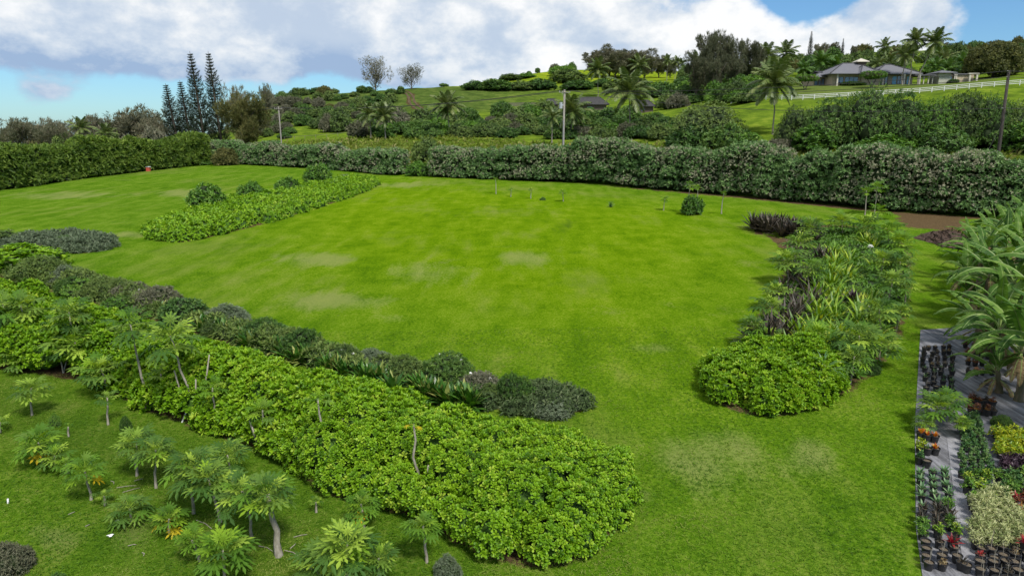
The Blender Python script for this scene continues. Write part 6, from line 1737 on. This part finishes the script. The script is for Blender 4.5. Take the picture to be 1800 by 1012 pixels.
    one('shutter', M['bluedoor'], h, lambda m: m.box(((a + b) / 2, .92, (Z(148) + Z(135)) / 2), (b - a, .08, Z(135) - Z(148))))
    one('chimney_base', M['wall'], h, lambda m: m.box((X(1511), -2.3, Z(142)), (1.6, .5, 2.0)))
    for u, w in ((1489, 7.0), (1508, 1.6)):
        bush('fine_dark' if w > 3 else 'dark', (p[0] + X(u), p[1] - 3.6, Tz(p[0] + X(u), p[1] - 3.6)), w / 2, 1.1, 'clipped low hedge under the house windows' if w > 3 else 'small round shrub beside the house wall', 'shrub', 'shrub')
    # annex
    a = thing('annex', 'small flat-roofed sage and tan outbuilding right of the house', 'outbuilding', (p[0] + X(1672), p[1] - 1, Tz(p[0] + X(1672), p[1] - 1)))
    XX = lambda u: (u - 1672) * k
    zz = lambda v: zrow(v, Y - 1) - a.location[2]
    one('wall', M['wall_g'], a, lambda m: m.box((XX(1651), 2, zz(128) / 2 - .4), (XX(1661) - XX(1641), 5, zz(128) + .8)))
    one('wall', M['wall'], a, lambda m: m.box((XX(1683), 3, zz(131) / 2 - .4), (XX(1706) - XX(1661.3), 4, zz(131) + .8)))
    m = MB(); hip(m, XX(1637), XX(1668), -1.6, 6.0, zz(128), .9, 3.0); part('roof', m.mesh('roof', [M['roof']]), a)
    m = MB(); m.box((XX(1684), 3, zz(130)), (XX(1700) - XX(1668.5), 5, .25)); part('roof', m.mesh('roof', [M['roof']]), a)
    for u in (1671, 1674): one('column', M['cream'], a, lambda m: m.box((XX(u), .6, zz(130) / 2 - .4), (.35, .35, zz(130) + .5)))
    for u in (1694, 1706):
        one('gate_pillar', M['cream'], a, lambda m: m.box((XX(u), -.2, zz(131) / 2 - .4), (.5, .5, zz(131) + .8)))
    one('gate_beam', M['cream'], a, lambda m: m.box((XX(1700), -.2, zz(130)), (XX(1709) - XX(1691), .7, .4)))
    pane(a, XX(1664), XX(1668), zz(143), zz(134), .98, name='door')
    bush('dark', (p[0] + X(1661), p[1] - 3, Tz(p[0] + X(1661), p[1] - 3)), 1.6, 1.2, 'dark low shrub in front of the outbuilding', 'shrub', 'shrub')
main_house()
def dark_house(u0, u1, v0, v1, Y, lab, wallh=1.4):
    uc = (u0 + u1) / 2; k = mpp(Y); zt = zrow(v0, Y); ze = zrow(v1, Y); c = GY(uc, Y)
    base = min(c[2], ze - wallh)
    w = (u1 - u0) * k
    h = thing('cottage', lab, 'house', (c[0], c[1], base))
    m = MB(); V = hip(m, -w / 2, w / 2, -3.5, 4.5, ze - base, zt - ze, min(w * .22, 3.5)); o = part('roof', m.mesh('roof', [M['roof_d']]), h); ridge_caps(o, V, .1)
    one('wall', M['fascia'], h, lambda m: m.box((0, .5, (ze - base) / 2 - .15), (w * .86, 6.2, ze - base - .1)))
    pane(h, -w * .08, w * .06, .4, ze - base - .7, -2.62, mull=1)
dark_house(1003, 1068, 171, 184, 262, 'low dark-roofed cottage among the trees left of the bare-trunked palm')
dark_house(957, 981, 174, 184, 268, 'small dark pyramid-roofed hut left of the low cottage')
dark_house(1108, 1148, 176, 187, 252, 'dark-roofed cottage right of the bare-trunked palm')

def rail_fence(pts, h, step, rails, mat, lab, pw=.13, rh=.14):
    L = spline(pts, 14); seg = np.diff(L, axis=0); cum = np.concatenate([[0], np.cumsum(np.hypot(*seg.T))])
    s = np.arange(0, cum[-1], step); P = np.stack([np.interp(s, cum, L[:, 0]), np.interp(s, cum, L[:, 1])], 1)
    z = T(P[:, 0], P[:, 1]); o = np.array([P[0][0], P[0][1], z[0]])
    f = thing('rail_fence', lab, 'fence', o)
    pm = MB(); pm.box((0, 0, h / 2 - .1), (pw, pw, h + .2)); pm = pm.mesh('post', [mat])
    for i in range(len(P)):
        part('post', pm, f, (P[i][0] - o[0], P[i][1] - o[1], z[i] - o[2]))
        if i < len(P) - 1:
            for r in rails:
                m = MB(); a = np.array([P[i][0], P[i][1], z[i] + r * h]) - o; b = np.array([P[i + 1][0], P[i + 1][1], z[i + 1] + r * h]) - o
                d = (b - a)[:2] / np.linalg.norm((b - a)[:2]); q = np.array([-d[1], d[0], 0]) * .03 ; up = np.array([0, 0, rh / 2]); e = np.array([d[0], d[1], 0]) * (pw * .5 + .003)
                a = a + e; b = b - e
                m.add([a - q - up, a + q - up, a + q + up, a - q + up, b - q - up, b + q - up, b + q + up, b - q + up], [[0, 1, 2, 3], [4, 7, 6, 5], [0, 4, 5, 1], [3, 2, 6, 7], [0, 3, 7, 4], [1, 5, 6, 2]])
                part('rail', m.mesh('rail', [mat]), f)
rail_fence([GY(u, Y)[:2] for u, Y in ((1285, 204), (1340, 196), (1400, 187), (1500, 185), (1650, 181), (1730, 179), (1850, 176))], 1.25, 2.8, (.34, .64, .95), M['white'], 'white rail fence running up below the house lawn', .14, .12)
M['oldwood'] = plain_mat('weathered_wood', (.12, .10, .085), (.20, .175, .15), 5, .9)
rail_fence([GY(u, Y)[:2] for u, Y in ((868, 300), (920, 296), (1000, 285))], 1.5, 3.2, (.25, .5, .75, .97), M['oldwood'], 'weathered brown fence across the pasture left of the dark roofs', .14, .22)
rail_fence([GY(u, Y)[:2] for u, Y in ((500, 228), (560, 226), (620, 226))], 1.0, 3.6, (.9,), M['oldwood'], 'thin old fence along the foot of the left green field', .10, .08)

# utility poles and wires
M['pole_l'] = plain_mat('pale_pole_wood', (.21, .195, .17), (.31, .29, .26), 3, .85, .2, .3, (4, 4, .5))
M['pole_d'] = plain_mat('dark_pole_wood', (.035, .030, .028), (.075, .065, .06), 3, .9, .2, .3, (4, 4, .5))
M['steel'] = plain_mat('grey_steel', (.30, .33, .37), (.40, .43, .47), 3, .5, .5)
M['wire'] = plain_mat('black_wire', (.03, .03, .03), (.04, .04, .04), 3, .6)
M['ceramic'] = plain_mat('insulator', (.35, .35, .36), (.45, .45, .45), 5, .3)
def pole(u, Y, vt, r, mat, lab, arm=True, box=False, tilt=0.0):
    p = GY(u, Y); h = zrow(vt, Y) - p[2]
    t = thing('utility_pole', lab, 'utility pole', p)
    m = MB(); m.tube([[0, 0, -.5], [tilt * .5, 0, h * .5], [tilt, 0, h]], [r, r * .88, r * .72], 10); part('shaft', m.mesh('shaft', [mat], True), t)
    tops = []
    if arm:
        one('crossarm', mat, t, lambda m: m.box((tilt, -.25, h - .5), (2.2, .12, .14)))
        for dx in (-1.0, -.4, 1.0): 
            one('insulator', M['ceramic'], t, lambda m: m.tube([[tilt + dx, -.25, h - .42], [tilt + dx, -.25, h - .18]], [.06, .05], 8)); tops.append(np.array(p) + [tilt + dx, -.25, h - .18])
    else:
        for dz in (-.15, -.9, -4.9):
            one('insulator', M['ceramic'], t, lambda m: m.tube([[tilt * .95 - .05, -.1, h + dz], [tilt * .95 - .32, -.1, h + dz + .05]], [.08, .06], 8)); tops.append(np.array(p) + [tilt - .32, -.1, h + dz + .05])
    if box:
        one('transformer', M['steel'], t, lambda m: [m.tube([[-.55, -.1, h - 3.6], [-.55, -.1, h - 2.4]], [.32, .32], 12), m.box((-.2, -.05, h - 2.9), (.3, .12, .3))], smooth=False)
        one('conduit', M['steel'], t, lambda m: m.tube([[.02, -r - .05, .2], [.02, -r - .05, h * .6]], .04, 6))
    return t, tops, p, h
tM, wM, pM, hM = pole(989, 142, 158, .26, M['pole_l'], 'pale utility pole with a grey transformer rising behind the flowering hedge', True, True, .15)
tR, wR, pR, hR = pole(1748, 96, 124, .24, M['pole_d'], 'dark utility pole behind the hedge near the right edge', False, False, -.35)
tL, wL, pL_, hL = pole(496, 196, 188, .20, M['pole_l'], 'slim grey utility pole near the pines on the left', True, False, -.15)
def wire(a, b, sag, lab, r=.036):
    t = np.linspace(0, 1, 24)[:, None]
    P = np.asarray(a) * (1 - t) + np.asarray(b) * t; P[:, 2] -= (sag * 4 * t * (1 - t)).ravel()
    o = P[0].copy(); m = MB(); m.tube(P - o, r, 4, cap=False)
    tag(part('utility_wire', m.mesh('utility_wire', [M['wire']]), None, o), lab, 'wire', 'overhead wires')
lv = ('uppermost', 'second', 'lowest')
for i in range(3):
    wire(wM[i], wR[i], 1.0 + .4 * i, '%s overhead wire between the pale and the dark utility pole' % lv[i])
    wire(wL[i], wM[i], 1.4, '%s overhead wire between the slim and the pale utility pole' % lv[i])
    wire(wR[i], np.array(wR[i]) + [38, -28, -1 + .2 * i], .8, '%s overhead wire leaving the dark pole to the right' % lv[i])
    q = GY(120, 205); wire(wL[i], (q[0] - 40, q[1] + 30, q[2] + 9 + .1 * i), 1.5, '%s overhead wire leaving the slim pole to the left' % lv[i])
# guy wire with its white guard
a = np.array(pR) + [.15, -.2, hR * .62]; g = GY(1695, 92)
t = thing('guy_wire', 'slanting guy wire with a white guard left of the dark pole', 'wire', a)
one('cable', M['wire'], t, lambda m: m.tube(np.array([[0, 0, 0], g - a]), .02, 4))
f0, f1 = .52, .53
one('guard', M['white'], t, lambda m: m.tube(np.array([(g - a) * .55 + [-.35, 0, .02], (g - a) * .55 + [.35, 0, .05]]), .055, 8))
# warning sign
def sign():
    Y = 131; p = GY(1005, Y); z = zrow(254, Y) - p[2]
    t = thing('road_sign', 'yellow diamond road sign with a black arrow above the hedge', 'road sign', p)
    m = MB(); m.tube([[0, .06, -.3], [0, .06, z + .5]], .05, 6); part('post', m.mesh('post', [M['steel']]), t)
    s = .56
    yel = plain_mat('sign_yellow', (.72, .34, .01), (.76, .38, .015), 2, .5)
    m = MB(); m.add([[0, 0, -s], [s, 0, 0], [0, 0, s], [-s, 0, 0], [0, .03, -s], [s, .03, 0], [0, .03, s], [-s, .03, 0]], [[0, 1, 2, 3], [4, 7, 6, 5], [0, 4, 5, 1], [1, 5, 6, 2], [2, 6, 7, 3], [3, 7, 4, 0]])
    pl = part('plate', m.mesh('plate', [yel]), t, (0, 0, z))
    m = MB(); b = .1
    for pts in ([[-.09, -.30], [.03, -.30], [.03, -.02], [-.09, -.02]], [[-.09, -.02], [.03, -.02], [.12, .14], [.02, .18]]):
        m.add([[x, -.006, zz] for x, zz in pts], [[0, 1, 2, 3]])
    m.add([[-.06, -.006, .14], [.22, -.006, .10], [.12, -.006, .34]], [[0, 1, 2]])
    part('arrow', m.mesh('arrow', [M['wire']]), pl)
sign()
# red box with a white lid in front of the windbreak
p = G(261, 301); t = thing('bee_box', 'small red box with a white lid at the foot of the windbreak', 'box', p)
M['red'] = plain_mat('red_paint', (.40, .07, .045), (.48, .10, .06), 3, .6)
one('body', M['red'], t, lambda m: m.box((0, 0, .40), (.75, .6, .95))); one('lid', M['white'], t, lambda m: m.box((0, 0, .96), (.9, .75, .16)))
p = G(110, 318); t = thing('plank_bench', 'low pale plank at the foot of the windbreak on the left', 'bench', p)
one('seat', M['cream'], t, lambda m: m.box((0, 0, .4), (2.2, .4, .07)))
for dx in (-.9, .9): one('leg', M['oldwood'], t, lambda m: m.box((dx, 0, .18), (.1, .35, .36)))

# ------------------------------------------------------------------ things that look alike are told apart by their order from the left
def order_labels():
    by = {}
    for o in bpy.data.objects:
        if o.parent is None and 'label' in o and o.type in ('EMPTY', 'MESH') and o.get('kind') is None:
            by.setdefault(o['label'], []).append(o)
    for lab, L in by.items():
        if len(L) > 1:
            L.sort(key=lambda o: o.location.x / max(o.location.y, 1))
            for i, o in enumerate(L):
                o['label'] = lab + (', leftmost one' if i == 0 else ', rightmost one' if i == len(L) - 1 else ', %s from the left' % ORD[i])
order_labels()
